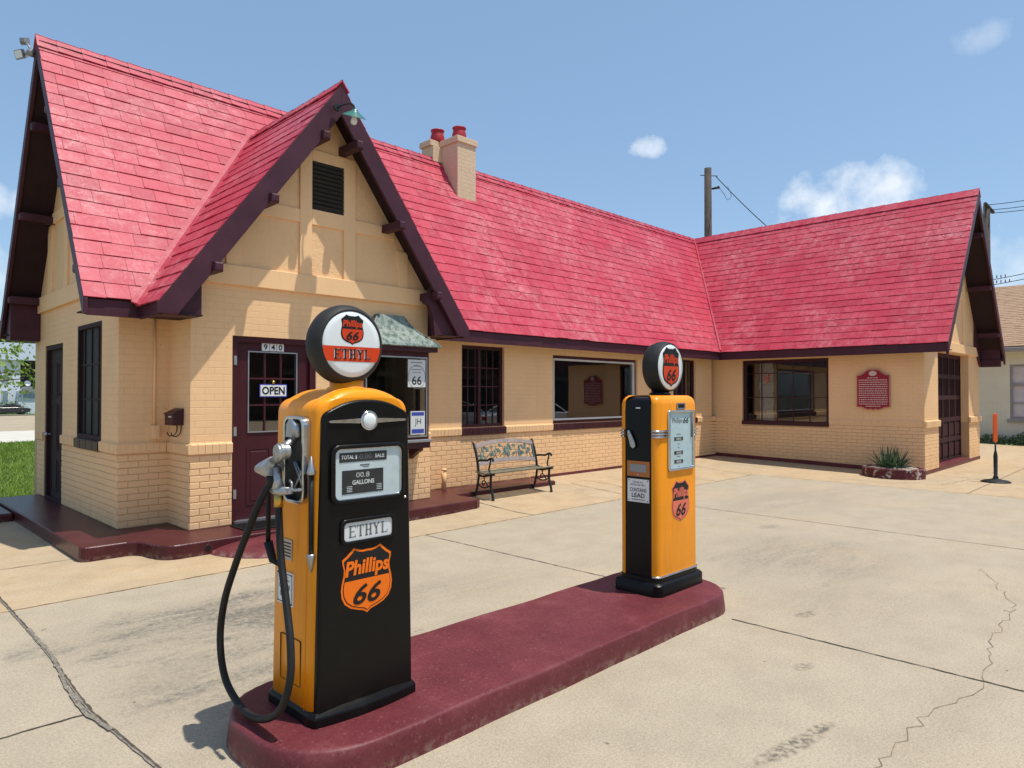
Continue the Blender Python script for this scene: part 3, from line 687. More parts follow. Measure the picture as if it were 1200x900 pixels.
# maroon base course
for a_ in ((Fm, 9.37, XWL, .0, .165, -.05, .014), (Fg, XWL, GD[0], -.1, .085, -.05, .014), (Fg, GD[1], XWR+.02, -.1, .085, -.05, .014)): MB().fbox(*a_).build('base_course', M['redcrete'], station)
m = MB(); m.fbox(Fg, GD[0], GD[1], -.1, .12, -.5, .016); m.build('door_step', M['redcrete'], station, bevel=.015)
MB().plate(Fw, [(-8.786,-.1),(-4.016,-.1),(-4.016,.095),(-8.786,.205)], -.05, .016).build('base_course', M['redcrete'], station)
# framing boards on the gables
def boards(F, L_, name='framing_board', p=.028):
    for (a0, a1, b0, b1) in L_: MB().fbox(F, a0, a1, b0, b1, -.01, p, ch=.004).build(name, M['trimcream'], station)
for a_ in ((Fb, XBL-.02, XBR+.02, 3.0, 3.235, -.01, .045), (Fl, -YR-.02, -YM+.02, 2.95, 3.19, -.01, .045), (Fg, XWL+.02, XWR+.02, 2.68, 2.90, -.01, .05)): MB().fbox(*a_, ch=.006).build('gable_band', M['trimcream'], station)
boards(Fb, [(4.32,4.49,3.235,4.88),(4.96,5.14,3.235,4.88),(4.49,4.96,3.90,4.10),(4.49,4.96,4.73,4.88)])
boards(Fb, [(3.62,4.32,3.90,4.07),(5.14,5.78,3.90,4.07),(3.38,3.56,3.235,3.75),(5.84,6.02,3.235,3.75)], p=.024)
boards(Fl, [(-12.2,-11.95,3.19,4.2),(-11.25,-11.05,3.19,4.8),(-10.55,-10.35,3.19,4.8),(-9.65,-9.4,3.19,4.2),(-11.95,-11.25,4.2,4.36),(-10.35,-9.65,4.2,4.36)])
boards(Fg, [(17.6,17.8,2.9,4.5),(19.7,19.9,2.9,4.5),(17.8,19.7,4.0,4.2)])
m = MB()
m.fbox(Fb, 4.49, 4.96, 4.10, 4.73, -.01, .004)
for i in range(11):
    z = 4.12+i*.056; m.add([Fb(4.50,z,.006), Fb(4.95,z,.006), Fb(4.95,z+.05,.03), Fb(4.50,z+.05,.03), Fb(4.50,z+.044,.034), Fb(4.95,z+.044,.034)], [(0,1,5,4),(4,5,2,3),(0,4,3),(1,2,5)])
m.build('louvre_vent', M['ink'], station)

# ---- roofs: decks, shingles, ridge caps
def slab(m, p0, p1, p2, p3, t):
    n = (Vector(p1)-Vector(p0)).cross(Vector(p3)-Vector(p0)).normalized()
    if n.z < 0: n = -n
    T_ = [Vector(p) for p in (p0,p1,p2,p3)]; B_ = [p-n*t for p in T_]
    m.add(T_+B_, [(0,1,2,3),(7,6,5,4),(0,4,5,1),(1,5,6,2),(2,6,7,3),(3,7,4,0)])
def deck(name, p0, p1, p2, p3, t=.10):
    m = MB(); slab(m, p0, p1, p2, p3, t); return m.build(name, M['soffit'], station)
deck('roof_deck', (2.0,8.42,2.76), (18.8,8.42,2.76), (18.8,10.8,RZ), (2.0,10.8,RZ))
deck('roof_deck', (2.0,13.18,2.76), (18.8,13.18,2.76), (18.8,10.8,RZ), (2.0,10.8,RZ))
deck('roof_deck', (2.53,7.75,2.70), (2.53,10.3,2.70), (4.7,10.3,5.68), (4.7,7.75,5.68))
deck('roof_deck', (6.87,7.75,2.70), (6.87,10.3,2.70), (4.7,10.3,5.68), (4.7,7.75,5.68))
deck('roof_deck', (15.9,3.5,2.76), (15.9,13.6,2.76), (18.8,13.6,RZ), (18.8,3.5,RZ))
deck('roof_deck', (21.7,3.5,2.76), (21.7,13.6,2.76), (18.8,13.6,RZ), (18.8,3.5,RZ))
def shingles(O, U, W_, lu, lv, name='shingles', mat='shingle', exp=.205, wid=.31, seed=1, par=None, th=.013, over=.02):
    """O eave corner on the deck top, U along the eave, W_ up the slope"""
    rg = random.Random(seed); O, U, W_ = Vector(O), Vector(U).normalized(), Vector(W_).normalized(); n = U.cross(W_)
    if n.z < 0: n = -n
    m = MB(); rows = int(math.ceil(lv/exp))
    for r in range(rows):
        v0 = r*exp - (over if r == 0 else 0); v1 = min(lv, (r+1)*exp+.03)
        u = -rg.uniform(0, wid)
        wob = rg.uniform(-.004, .004)
        while u < lu:
            w = wid*rg.choice((.8, .9, 1, 1, 1.1, 1.25)); g_ = .0035
            a, b = max(u, -.015)+g_/2, min(u+w, lu+.015)-g_/2
            if b-a > .03:
                j = rg.uniform(-.006, .006)+wob; t = th*rg.uniform(.8, 1.35); c = rg.random()
                P = [O+U*a+W_*(v0+j)+n*.001, O+U*b+W_*(v0+j+rg.uniform(-.003,.003))+n*.001, O+U*b+W_*v1+n*.001, O+U*a+W_*v1+n*.001,
                     O+U*a+W_*(v0+j)+n*(t+rg.uniform(0,.003)), O+U*b+W_*(v0+j)+n*(t+rg.uniform(0,.003)), O+U*b+W_*v1+n*.004, O+U*a+W_*v1+n*.004]
                m.add(P, [(4,5,6,7),(0,1,5,4),(1,2,6,5),(3,0,4,7)], col=c)
            u += w
    return m.build(name, M[mat], par or station)
sl = lambda run, rise: sqrt(run*run+rise*rise)
shingles((2.0,8.42,2.76), (1,0,0), (0,2.38,3.64), 16.8, sl(2.38,3.64), seed=1)
shingles((2.0,13.18,2.76), (1,0,0), (0,-2.38,3.64), 16.8, sl(2.38,3.64), seed=2)
shingles((2.53,7.75,2.70), (0,1,0), (2.17,0,2.98), 2.6, sl(2.17,2.98), seed=3, wid=.45)
shingles((6.87,7.75,2.70), (0,1,0), (-2.17,0,2.98), 2.6, sl(2.17,2.98), seed=4)
shingles((15.9,3.5,2.76), (0,1,0), (2.9,0,3.64), 10.1, sl(2.9,3.64), seed=5)
shingles((21.7,3.5,2.76), (0,1,0), (-2.9,0,3.64), 10.1, sl(2.9,3.64), seed=6)
def ridge(P0, P1, slope, seed, w=.21):
    rg = random.Random(seed); m = MB(); P0, P1 = Vector(P0), Vector(P1); d = (P1-P0); L_ = d.length; d.normalize(); side = Vector((-d.y, d.x, 0)); n = int(math.ceil(L_/.29))
    k = Vector((0,0,1)); dn = -slope
    nn = 1/sqrt(1+slope*slope)
    for i in range(n):
        a, b = i*.29, min(i*.29+.305, L_); c = rg.random(); j = rg.uniform(-.002,.003)
        for sg in (1,-1):
            s_ = (side*sg + k*dn)*nn; up = (side*sg*slope + k)*nn
            t0, t1 = .030+j, .022
            q = [P0+d*a+k*(t1+.008), P0+d*b+k*(t0+.012), P0+d*b+s_*w+up*t0, P0+d*a+s_*w+up*t1]
            q2 = [p - up*.014 for p in q]
            m.add(q+q2, [(0,1,2,3),(4,7,6,5),(1,5,6,2),(2,6,7,3),(0,3,7,4)], col=c)
    return m.build('ridge_caps', M['shingle'], station)
ridge((18.75,10.8,RZ+.012), (1.97,10.8,RZ+.012), S1, 1)
ridge((18.8,13.6,RZ+.012), (18.8,3.47,RZ+.012), S3, 2)
ridge((4.7,10.2,5.692), (4.7,7.72,5.692), S2, 3, w=.14)
# raised valley strips
def valley(P0, P1, n1, w1, name='valley_strip'):
    m = MB(); P0, P1 = Vector(P0), Vector(P1)
    m.loft([[p-w1*.075+n1*.015, p+w1*.03+n1*.015, p+w1*.035+n1*.03, p-w1*.02+n1*.045, p-w1*.078+n1*.034] for p in [P0+(P1-P0)*i/14+Vector((0,0,random.uniform(-.004,.004))) for i in range(15)]], False, True)
    return m.build(name, M['shingle'], station)
def planenormal(a, b):
    n = Vector(a).cross(Vector(b)).normalized(); return n if n.z > 0 else -n
nm = planenormal((1,0,0), (0,2.38,3.64))
d_ = (Vector((4.7,zmain(10.33)*0+10.33,5.68))-Vector((2.53,8.38,2.70)))
valley((2.50,8.36,2.68), (4.7,10.33,5.69), nm, nm.cross(d_.normalized())*-1)
d_ = Vector((18.8,10.8,RZ))-Vector((15.9,8.42,2.76))
valley((15.9,8.42,2.77), (18.8,10.8,RZ), nm, nm.cross(d_.normalized())*-.7)

# ---- fascias, soffits, rakes
def bd(x0,x1,y0,y1,z0,z1): MB().box(x0,x1,y0,y1,z0,z1).build('fascia', M['maroon_dark'], station, bevel=.004)
bd(2.02,2.55,8.43,8.465,2.555,2.735); bd(6.86,15.94,8.43,8.465,2.555,2.735); bd(2.545,2.58,7.80,8.44,2.545,2.69); bd(6.82,6.855,7.80,8.44,2.545,2.69)
bd(15.905,15.94,3.52,8.43,2.555,2.735); bd(21.66,21.695,3.52,13.5,2.555,2.735); bd(2.02,16,13.135,13.17,2.555,2.735)
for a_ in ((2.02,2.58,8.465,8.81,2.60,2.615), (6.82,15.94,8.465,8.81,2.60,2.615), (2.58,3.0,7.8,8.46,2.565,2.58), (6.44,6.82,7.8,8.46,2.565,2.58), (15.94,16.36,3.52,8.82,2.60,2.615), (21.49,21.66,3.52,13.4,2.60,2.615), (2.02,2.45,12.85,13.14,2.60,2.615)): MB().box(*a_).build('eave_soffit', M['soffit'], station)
def rake(axis, pos, c, zr, slope, run, face, depth, th=.045, name='bargeboard', cut=None, top=.0):
    """board under the roof edge; axis 'x': gable faces -Y at y=pos, ridge at x=c ; axis 'y': gable faces -X at x=pos"""
    for sg in (-1, 1):
        m = MB(); pts = []
        zt = lambda t: zr - slope*t + top
        e = run; dv = depth*sqrt(1+slope*slope)
        lo = zt(e)-.02
        zc = cut if cut is not None else lo-depth
        # polygon: ridge top, eave top, eave bottom (vertical or level cut), ridge bottom
        tb = (zr+top-dv-zc)/slope
        poly = [(0, zr+top), (e, zt(e)), (e, zc), (min(tb, e), zc), (0, zr+top-dv)] if tb < e else [(0, zr+top), (e, zt(e)), (e, zt(e)-dv), (0, zr+top-dv)]
        P = []
        if axis == 'x':
            F = FS(c, pos); m.plate(F, [(t*sg, z) for t, z in poly], -th, 0)
        elif axis == 'yb':
            F = Fr((0, pos, 0), (1, 0, 0)); m.plate(F, [(c+t*sg, z) for t, z in poly], -th, 0)
        else:
            F = FWst(pos, c); m.plate(F, [(-t*sg, z) for t, z in poly], -th, 0)
        m.build(name, M['maroon_dark'], station, bevel=.005)
rake('x', 7.735, 4.70, 5.68, S2, 2.19, 0, .235, cut=2.56)
rake('x', 3.48, 18.8, RZ, S3, 2.92, 0, .17, cut=2.40)
rake('y', 1.985, 10.8, RZ, S1, 2.40, 0, .13, cut=2.56)
rake('x', 13.66, 18.8, RZ, S3, 2.92, 0, .17)
# boxed eave returns of the gables
def er(F, P, c0, c1): MB().plate(F, P, c0, c1).build('eave_return', M['maroon_dark'], station, bevel=.006)
F = FS(0, 7.80)
er(F, [(2.60,2.56),(3.0,2.56),(3.0,2.98),(2.60,2.60)], -.32, -.03); er(F, [(6.40,2.56),(6.80,2.56),(6.80,2.64),(6.40,3.1)], -.32, -.01)
er(F, [(6.12,3.02),(6.20,2.98),(6.26,2.82),(6.29,2.56),(6.50,2.56),(6.50,3.05),(6.3,3.35)], -.10, -.012)
F = FS(0, 3.52); er(F, [(21.5,2.41),(21.66,2.41),(21.66,2.75),(21.5,2.95)], -.5, -.04)
er(F, [(20.9,2.95),(21.5,2.41),(21.66,2.41),(21.66,2.75),(20.95,3.6)], -.5, -.46)
F = FWst(2.03, 0); er(F, [(-13.12,2.52),(-12.75,2.52),(-12.75,3.2),(-13.12,2.74)], -.40, -.02)
# lookout beams poking out under the rakes
def lookouts(L_):
    for (F, a, b) in L_:
        m = MB(); w = .053
        m.loft([[F(a-w*s,b-w*s,c), F(a+w*s,b-w*s,c), F(a+w*s,b+w*s,c), F(a-w*s,b+w*s,c)] for c, s in ((-.42,1),(.0,1),(.035,1),(.06,.86),(.068,.6))], False, True)
        m.build('lookout_beam', M['maroon_dark'], station)
Fbr = FS(0, 7.735); off = .33
lk = []
for z in (4.95, 4.02, 3.12):
    t = (5.68-z-.40)/S2; lk += [(Fbr, 4.7-t, z), (Fbr, 4.7+t, z)]
Flr = FWst(2.075, 0)
for z in (5.35, 4.25, 3.12):
    t = (RZ-z-.42)/S1; lk += [(Flr, -(10.8-t), z), (Flr, -(10.8+t), z)]
Fgr = FS(0, 3.57)
for z in (5.45, 4.3, 3.2):
    t = (RZ-z-.36)/S3; lk += [(Fgr, 18.8-t, z), (Fgr, 18.8+t, z)]
lookouts(lk)

# ---- chimney
ch = MB(); ch.box(8.82,9.30,10.25,10.74,5.2,6.68); ch.box(8.60,8.99,10.742,11.1,5.9,6.68); co = ch.build('chimney', M['chimbrick'], station)
m = MB(); m.box(8.79,9.33,10.22,10.78,6.68,6.80); m.box(8.56,9.03,10.782,11.14,6.682,6.798); m.build('chimney_cap', M['chimbrick'], co, bevel=.008)
for (x, y) in ((9.06, 10.48), (8.84, 10.90)):
    m = MB(); m.lathe((x, y, 6.79), (0,0,1), [(.145,0),(.15,.05),(.142,.14),(.125,.2),(.118,.235),(.138,.25),(.14,.275),(.11,.28),(.10,.26),(.09,.1)], 20); m.build('chimney_pot', M['potred'], co)

# ---- interior floor and ceiling so that the rooms read as rooms
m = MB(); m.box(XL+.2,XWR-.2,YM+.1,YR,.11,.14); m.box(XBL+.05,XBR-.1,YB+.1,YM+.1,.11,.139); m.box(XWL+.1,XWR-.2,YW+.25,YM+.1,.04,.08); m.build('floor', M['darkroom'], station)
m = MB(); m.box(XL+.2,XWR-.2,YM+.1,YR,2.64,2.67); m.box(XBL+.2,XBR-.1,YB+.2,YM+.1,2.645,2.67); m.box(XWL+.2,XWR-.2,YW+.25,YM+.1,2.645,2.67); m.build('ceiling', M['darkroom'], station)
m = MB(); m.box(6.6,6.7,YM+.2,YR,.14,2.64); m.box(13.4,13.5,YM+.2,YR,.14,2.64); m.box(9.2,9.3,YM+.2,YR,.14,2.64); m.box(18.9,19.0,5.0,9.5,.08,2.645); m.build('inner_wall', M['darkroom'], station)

# ---- windows
def window(F, h, cols, rows, rec=.09, fw=.055, mun=.018, name='window', mat='maroon', sill=True, sillh=.13, mullions=(), frame2=None, glassm='glass'):
    a0, a1, b0, b1 = h
    m = MB(); m.ring(F, [(a0,b0),(a1,b0),(a1,b1),(a0,b1)], [(a0+fw,b0+fw),(a1-fw,b0+fw),(a1-fw,b1-fw),(a0+fw,b1-fw)], -rec-.05, -rec+.04)
    w = m.build(name, M[mat], station)
    m = MB(); A0, A1, B0, B1 = a0+fw, a1-fw, b0+fw, b1-fw
    for a in mullions: m.fbox(F, a-.03, a+.03, B0, B1, -rec-.04, -rec+.03)
    for i in range(1, len(cols)): 
        a = A0+(A1-A0)*cols[i]; 
        if cols[i] < 1: m.fbox(F, a-mun/2, a+mun/2, B0, B1, -rec-.02, -rec+.012)
    for r in rows:
        b = B0+(B1-B0)*r; m.fbox(F, A0, A1, b-mun/2, b+mun/2, -rec-.019, -rec+.011)
    if m.v: m.build('window_bars', M[mat], w)
    m = MB(); m.fbox(F, A0, A1, B0, B1, -rec-.006, -rec-.001); m.build('pane', M[glassm], w)
    if sill:
        m = belt(F, a0-.015, a1+.015, b0-sillh, b0, pr=.045); m.build('sill', M['maroon'], w)
    return w
window(Fm, W1, [0,.17,.36,.66,.83], [.25,.5,.75], mullions=[W1[0]+.46])
w2 = window(Fm, W2, [0], [], fw=.06)
m = MB(); a0,a1,b0,b1 = W2; f1 = .06
m.ring(Fm, [(a0+f1,b0+f1),(a1-f1,b0+f1),(a1-f1,b1-f1),(a0+f1,b1-f1)], [(a0+f1+.03,b0+f1+.035),(a1-f1-.03,b0+f1+.035),(a1-f1-.03,b1-f1-.035),(a0+f1+.03,b1-f1-.035)], -.09, -.04)
m.build('glazing_bead', M['terrazzo'], w2)
window(Fm, W3, [0,.17,.36,.66,.83], [.25,.5,.75], mullions=[W3[0]+.5])
window(Fl, SW, [0,.18,.5,.82], [.33,.66], rec=.035, mat='sidedoor', glassm='darkpane')
window(Fw, WW, [0,.2,.4,.6,.8], [.40,.82], rec=.10, sill=False, fw=.075)
m = MB(); m.fbox(Fw, WW[0]-.005, WW[1]+.005, WW[2]-.03, WW[2]+.06, -.08, .02); m.build('window_ledge', M['maroon'], station)
# ---- side door
def panel_door(F, h, name, rec=.13, lite=None, panels=(), dm='door'):
    a0,a1,b0,b1 = h
    m = MB(); fw = .07
    m.ring(F, [(a0,b0),(a1,b0),(a1,b1),(a0,b1)], [(a0+fw,b0+.02),(a1-fw,b0+.02),(a1-fw,b1-fw),(a0+fw,b1-fw)], -rec-.06, -rec+.07 if rec > .1 else -rec+.05)
    d = m.build(name, M[dm], station)
    m = MB(); A0,A1,B0,B1 = a0+fw, a1-fw, b0+.02, b1-fw
    if lite:
        l0,l1,l2,l3 = lite
        m.fbox(F,A0,l0,B0,B1,-rec-.045,-rec); m.fbox(F,l1,A1,B0,B1,-rec-.045,-rec); m.fbox(F,l0,l1,B0,l2,-rec-.0449,-rec); m.fbox(F,l0,l1,l3,B1,-rec-.0449,-rec)
    else: m.fbox(F,A0,A1,B0,B1,-rec-.045,-rec)
    m.build('door_leaf', M[dm], d)
    for (p0,p1,q0,q1) in panels:
        m = MB(); m.ring(F, [(p0,q0),(p1,q0),(p1,q1),(p0,q1)], [(p0+.025,q0+.025),(p1-.025,q0+.025),(p1-.025,q1-.025),(p0+.025,q1-.025)], -rec-.001, -rec+.008)
        m.fbox(F,p0+.05,p1-.05,q0+.05,q1-.05,-rec-.001,-rec+.006,ch=.004); m.build('door_panel', M[dm], d)
    return d
y0 = -12.42
dsd = panel_door(Fl, SD, 'side_door', rec=.06, dm='sidedoor', panels=[(y0+.16,y0+.50,1.66,2.16),(y0+.58,y0+.92,1.66,2.16),(y0+.16,y0+.50,.86,1.56),(y0+.58,y0+.92,.86,1.56),(y0+.16,y0+.50,.26,.74),(y0+.58,y0+.92,.26,.74)])
m = MB(); m.tube([Fl(-12.26,1.1,-.07), Fl(-12.26,1.1,-.0)], .012); m.ball(Fl(-12.26,1.1,.01), .03); m.build('door_knob', M['steel'], dsd)
# ---- entrance door
ed = panel_door(Fb, DOOR, 'entrance_door', rec=.08, lite=(3.70,4.33,1.24,2.22), panels=[(3.68,3.99,.35,1.05),(4.04,4.35,.35,1.05)])
m = MB()
for i in (1,2): a = 3.70+.21*i; m.fbox(Fb, a-.011, a+.011, 1.24, 2.22, -.10, -.074)
for i in (1,2): b = 1.24+.327*i; m.fbox(Fb, 3.70, 4.33, b-.011, b+.011, -.0995, -.0745)
m.build('glazing_bars', M['door'], ed)
m = MB(); m.ring(Fb, [(3.69,1.23),(4.34,1.23),(4.34,2.23),(3.69,2.23)], [(3.705,1.245),(4.325,1.245),(4.325,2.215),(3.705,2.215)], -.081, -.066); m.build('glazing_bead', M['steel'], ed)
m = MB(); m.fbox(Fb, 3.70, 4.33, 1.24, 2.22, -.094, -.09); m.build('pane', M['glass'], ed)
m = MB(); m.fbox(Fb, DOOR[0]+.03, DOOR[1]-.03, .15, .185, -.16, .03); m.build('threshold', M['steel'], ed)
m = MB()
for z in (.45, 1.2, 2.05): m.fbox(Fb, 3.50, 3.535, z, z+.11, -.05, -.022)
m.build('hinge', M['steel'], ed)
m = MB()
for i in range(3): m.fbox(Fb, 3.865+.098*i, 3.865+.09+.098*i, 2.238, 2.333, -.078, -.06)
npl = m.build('number_tiles', M['white'], ed)
for i, c in enumerate('940'): text(npl, 'house_number', c, Fb, 3.91+.098*i, 2.285, .05, .072, -.059, M['ink'], bold=.02)
# ---- bay window with copper roof
m = MB()
bx0, bx1, by = 5.12, 6.22, 7.86
FB = FS(0, by)
m.ring(FB, [(bx0,1.05),(bx1,1.05),(bx1,2.30),(bx0,2.30)], [(bx0+.04,1.10),(bx1-.04,1.10),(bx1-.04,2.22),(bx0+.04,2.22)], -.045, 0)
m.box(bx0,bx0+.03,by+.045,YB,1.05,2.30); 
m.box(bx1-.035,bx1,by+.2,YB,1.05,2.30); m.box(bx1-.035,bx1,by+.045,by+.2,1.05,1.10); m.box(bx1-.035,bx1,by+.045,by+.2,2.22,2.30)
bay = m.build('bay_window', M['maroon'], station)
m = MB(); m.box(bx0-.04,bx1+.04,by-.04,YB,1.015,1.055); m.build('bay_window_sill', M['galv'], bay, bevel=.006)
m = MB(); m.box(bx0-.02,bx1+.02,by-.015,YB,.93,1.013); m.build('bay_window_apron', M['maroon'], bay, bevel=.006)
for x in (bx0+.12, bx1-.12):
    m = MB(); Fk = FWst(x-.04, 0); m.plate(Fk, [(-YB,.93),(-by-.02,.93),(-by-.03,.89),(-by-.10,.86),(-YB+.06,.80),(-YB,.76)], -.08, 0); m.build('bracket', M['maroon'], bay)
m = MB(); m.fbox(FB, bx0+.04, bx1-.04, 1.10, 2.22, -.02, -.014); m.build('pane', M['glass'], bay)
m = MB(); m.ring(FB, [(bx0+.03,1.09),(bx1-.03,1.09),(bx1-.03,2.23),(bx0+.03,2.23)], [(bx0+.05,1.11),(bx1-.05,1.11),(bx1-.05,2.21),(bx0+.05,2.21)], -.01, .006); m.build('glazing_bead', M['steel'], bay)
m = MB(); m.box(bx0-.09,bx1+.09,by-.10,YB,2.30,2.375); m.build('bay_window_cornice', M['maroon'], bay, bevel=.008)
rings = []
for t, q in ((0,0),(.08,.06),(.2,.2),(.35,.42),(.5,.62),(.7,.8),(.9,.93),(1,1)):
    # q: how far the plan has drawn in, t: height
    x0 = bx0-.12+q*.46; x1 = bx1+.12-q*.46; yy = by-.13+q*.30; z = 2.375+.44*t
    rings.append([Vector((x0,YB+.01,z)), Vector((x0,yy,z)), Vector((x1,yy,z)), Vector((x1,YB+.01,z))])
m = MB(); m.loft(rings, False, True); m.build('copper_roof', M['copper'], bay)
m = MB(); m.tube([r[2] for r in rings], .013, 6); m.tube([r[1] for r in rings], .013, 6); m.tube([rings[0][1]+V(0,-.005,.0), rings[0][2]+V(0,-.005,.0)], .014, 6); m.build('roof_seam', M['copper'], bay)
# ---- garage door
g = MB(); Fd = FS(0, YW+.20)
g.fbox(Fd, GD[0], GD[1], .12, 2.66, -.05, 0); gd = g.build('garage_door', M['gdoor'], station)
m = MB(); nc = 5; cw = (GD[1]-GD[0])/nc
zr_ = [.12, .62, 1.10, 1.62, 2.12, 2.62]
for i in range(nc+1):
    a = GD[0]+cw*i; m.fbox(Fd, a-.05 if i else a, a+.05 if i < nc else a, .12, 2.66, -.001, .028)
for z in zr_: m.fbox(Fd, GD[0], GD[1], z-.05, z+.05, -.001, .0275)
for k in (0,1):
    for i in range(nc): m.fbox(Fd, GD[0]+cw*i+.09, GD[0]+cw*(i+1)-.09, zr_[k]+.09, zr_[k+1]-.09, -.001, .012, ch=.006)
m.build('door_stiles', M['gdoor'], gd)
for k in (2,3,4):
    for i in range(nc):
        m = MB(); m.fbox(Fd, GD[0]+cw*i+.05, GD[0]+cw*(i+1)-.05, zr_[k]+.05, zr_[k+1]-.05, .001, .004); dl = m.build('door_light', M['dialdark'], gd)
        m = MB(); 
        for q in (1,2,3): a = GD[0]+cw*i+.05+(cw-.1)*q/4; m.fbox(Fd, a-.012, a+.012, zr_[k]+.05, zr_[k+1]-.05, .003, .022)
        m.build('door_light_bars', M['gdoor'], dl)

# ------------------------------------------------------------------ things fixed to the station
SGX = 'station'
t = thing('mailbox', 'small maroon mailbox with curled hooks on the cream wall beside the conduit', 'mailbox', (2.99, 8.44, 1.33))
Fk = FWst(2.99, 0)
m = MB(); m.plate(Fr((2.99,8.31,1.34),(-1,0,0)), [(0,0),(.12,0),(.12,.13),(.07,.17),(0,.185)], -.0, .27); m.build('mailbox_body', M['maroon'], t, bevel=.006)
m = MB(); m.add([V(2.985,8.30,1.535),V(2.985,8.60,1.535),V(2.86,8.60,1.475),V(2.86,8.30,1.475),V(2.985,8.30,1.528),V(2.985,8.60,1.528),V(2.86,8.60,1.465),V(2.86,8.30,1.465)],[(0,1,2,3),(7,6,5,4),(0,4,5,1),(1,5,6,2),(2,6,7,3),(3,7,4,0)]); m.build('mailbox_lid', M['maroon'], t)
for y in (8.37, 8.50):
    m = MB(); m.tube(smoothpath([(2.98,y,1.34),(2.975,y,1.26),(2.94,y,1.215),(2.89,y,1.22),(2.87,y,1.26)]), .006, 6); m.build('paper_hook', M['iron'], t)
m = MB(); m.tube([(2.868,8.36,1.44),(2.868,8.44,1.44)], .009, 6); m.build('catch', M['white'], t)
t = thing('conduit', 'cream painted conduit running from the eave down to a small junction box', 'conduit', (2.83, 8.78, 1.17))
m = MB(); m.tube([(2.82,8.775,2.60),(2.82,8.775,1.32)], .014, 8); m.build('pipe', M['trimcream'], t)
m = MB(); m.box(2.785,2.87,8.735,8.80,1.17,1.33); m.build('junction_box', M['trimcream'], t, bevel=.006)
m = MB(); m.tube([(2.828,8.74,1.215),(2.828,8.728,1.215)], .022, 12); m.tube([(2.828,8.74,1.275),(2.828,8.728,1.275)], .022, 12); m.build('outlet', M['trimcream'], t)
t = thing('gooseneck_lamp', 'green enamel barn lamp on a bent arm at the peak of the front gable', 'lamp', (4.62, 7.69, 5.28))
m = MB(); m.tube([(4.60,7.69,5.33),(4.60,7.665,5.33)], .045, 14); m.tube(smoothpath([(4.60,7.67,5.33),(4.62,7.60,5.345),(4.68,7.52,5.36),(4.71,7.47,5.33),(4.71,7.46,5.27)]), .011, 8); m.build('lamp_arm', M['iron'], t)
LA = (-.06,-.42,1); m = MB(); m.lathe((4.71,7.46,5.19), LA, [(.0,.085),(.03,.085),(.038,.065),(.06,.052),(.148,.0),(.156,-.004)], 28, cap=False); m.build('lamp_shade', M['lampgreen'], t)
m = MB(); m.lathe((4.71,7.46,5.186), LA, [(.0,.07),(.06,.044),(.146,-.002),(.156,-.004)], 28, cap=False); m.build('shade_lining', M['lampwhite'], t)
m = MB(); m.lathe((4.72,7.49,5.11), LA, [(.0,-.02),(.03,-.012),(.042,.015),(.04,.045),(.026,.07),(.024,.12)], 14); m.build('bulb', M['lensw'], t)
t = thing('floodlights', 'pair of grey floodlights on the far left roof peak', 'floodlight', (1.97, 10.85, 6.3))
m = MB(); m.tube([(1.99,10.9,6.22),(1.93,10.95,6.24)], .05, 12); m.tube([(1.95,10.93,6.24),(1.90,11.15,6.27)], .014, 8); m.tube([(1.95,10.92,6.26),(1.93,11.0,6.36),(1.90,11.08,6.42)], .014, 8); m.build('mount', M['galv'], t)
for (p, d, s) in (((1.88,11.17,6.27), V(-.72,-.35,-.25), .66), ((1.90,11.06,6.42), V(.6,.55,.1), .5)):
    F = Fr(Vector(p), d.cross(V(0,0,1)), -d.cross(d.cross(V(0,0,1))).normalized()*-1 if False else (d.cross(V(0,0,1))).cross(d)*-1)
    F = Fr(Vector(p), d.cross(V(0,0,1)).normalized()*-1, V(0,0,1)); F.n = d.normalized(); F.u = F.n.cross(F.r).normalized()
    m = MB(); m.loft([[F(a*s,b*s,c*s) for a,b in ((-.06,-.05),(.06,-.05),(.06,.05),(-.06,.05))] if c < -.05 else [F(a*s,b*s,c*s) for a,b in ((-.11,-.085),(.11,-.085),(.11,.085),(-.11,.085))] for c in (-.1,-.0,.05)], False, True); h = m.build('lamp_head', M['galv'], t)
    m = MB(); m.fbox(F, -.095*s, .095*s, -.07*s, .07*s, .05*s, .054*s); m.build('lens', M['lensw'], h)
# plaque
pq = thing('historical_plaque', 'red shield shaped history plaque with gold edge and dense lettering on the garage wing', 'plaque', (16.3, 5.01, 1.34))
Fp = FWst(16.325, 5.01, 0)
def plq(s=1.0):
    h = [(0,2.235),(.06,2.245),(.12,2.235),(.17,2.19),(.24,2.135),(.30,2.12),(.335,2.12),(.335,2.06),(.335,1.50),(.345,1.42),(.30,1.415),(.24,1.41),(.17,1.375),(.10,1.355),(.05,1.37),(0,1.345)]
    P = h + [(-x,y) for x,y in h[::-1][1:-1]]
    return [(x*s, 1.79+(y-1.79)*s) for x,y in P]
m = MB(); m.plate(Fp, plq(1.0), 0, .03); m.build('plaque_rim', M['plaqueedge'], pq)
m = MB(); m.plate(Fp, plq(.955), .028, .034); pf = m.build('plaque_field', M['plaque'], pq)
m = MB(); m.plate(Fp, [(.08*cos(2*pi*i/16),2.155+.055*sin(2*pi*i/16)) for i in range(16)], .034, .042); m.build('seal', M['plaquetext'], pf)
m = MB(); rp = random.Random(2); 
for r in range(14):
    z = 2.06 - r*.048; hw = .29 if r else .11
    if r == 13: hw = .15
    a = -hw
    while a < hw:
        w = rp.uniform(.015,.045); m.fbox(Fp, a, min(a+w,hw), z-.010, z+.010, .034, .037); a += w+.012
m.build('small_lettering', M['plaquetext'], pf)
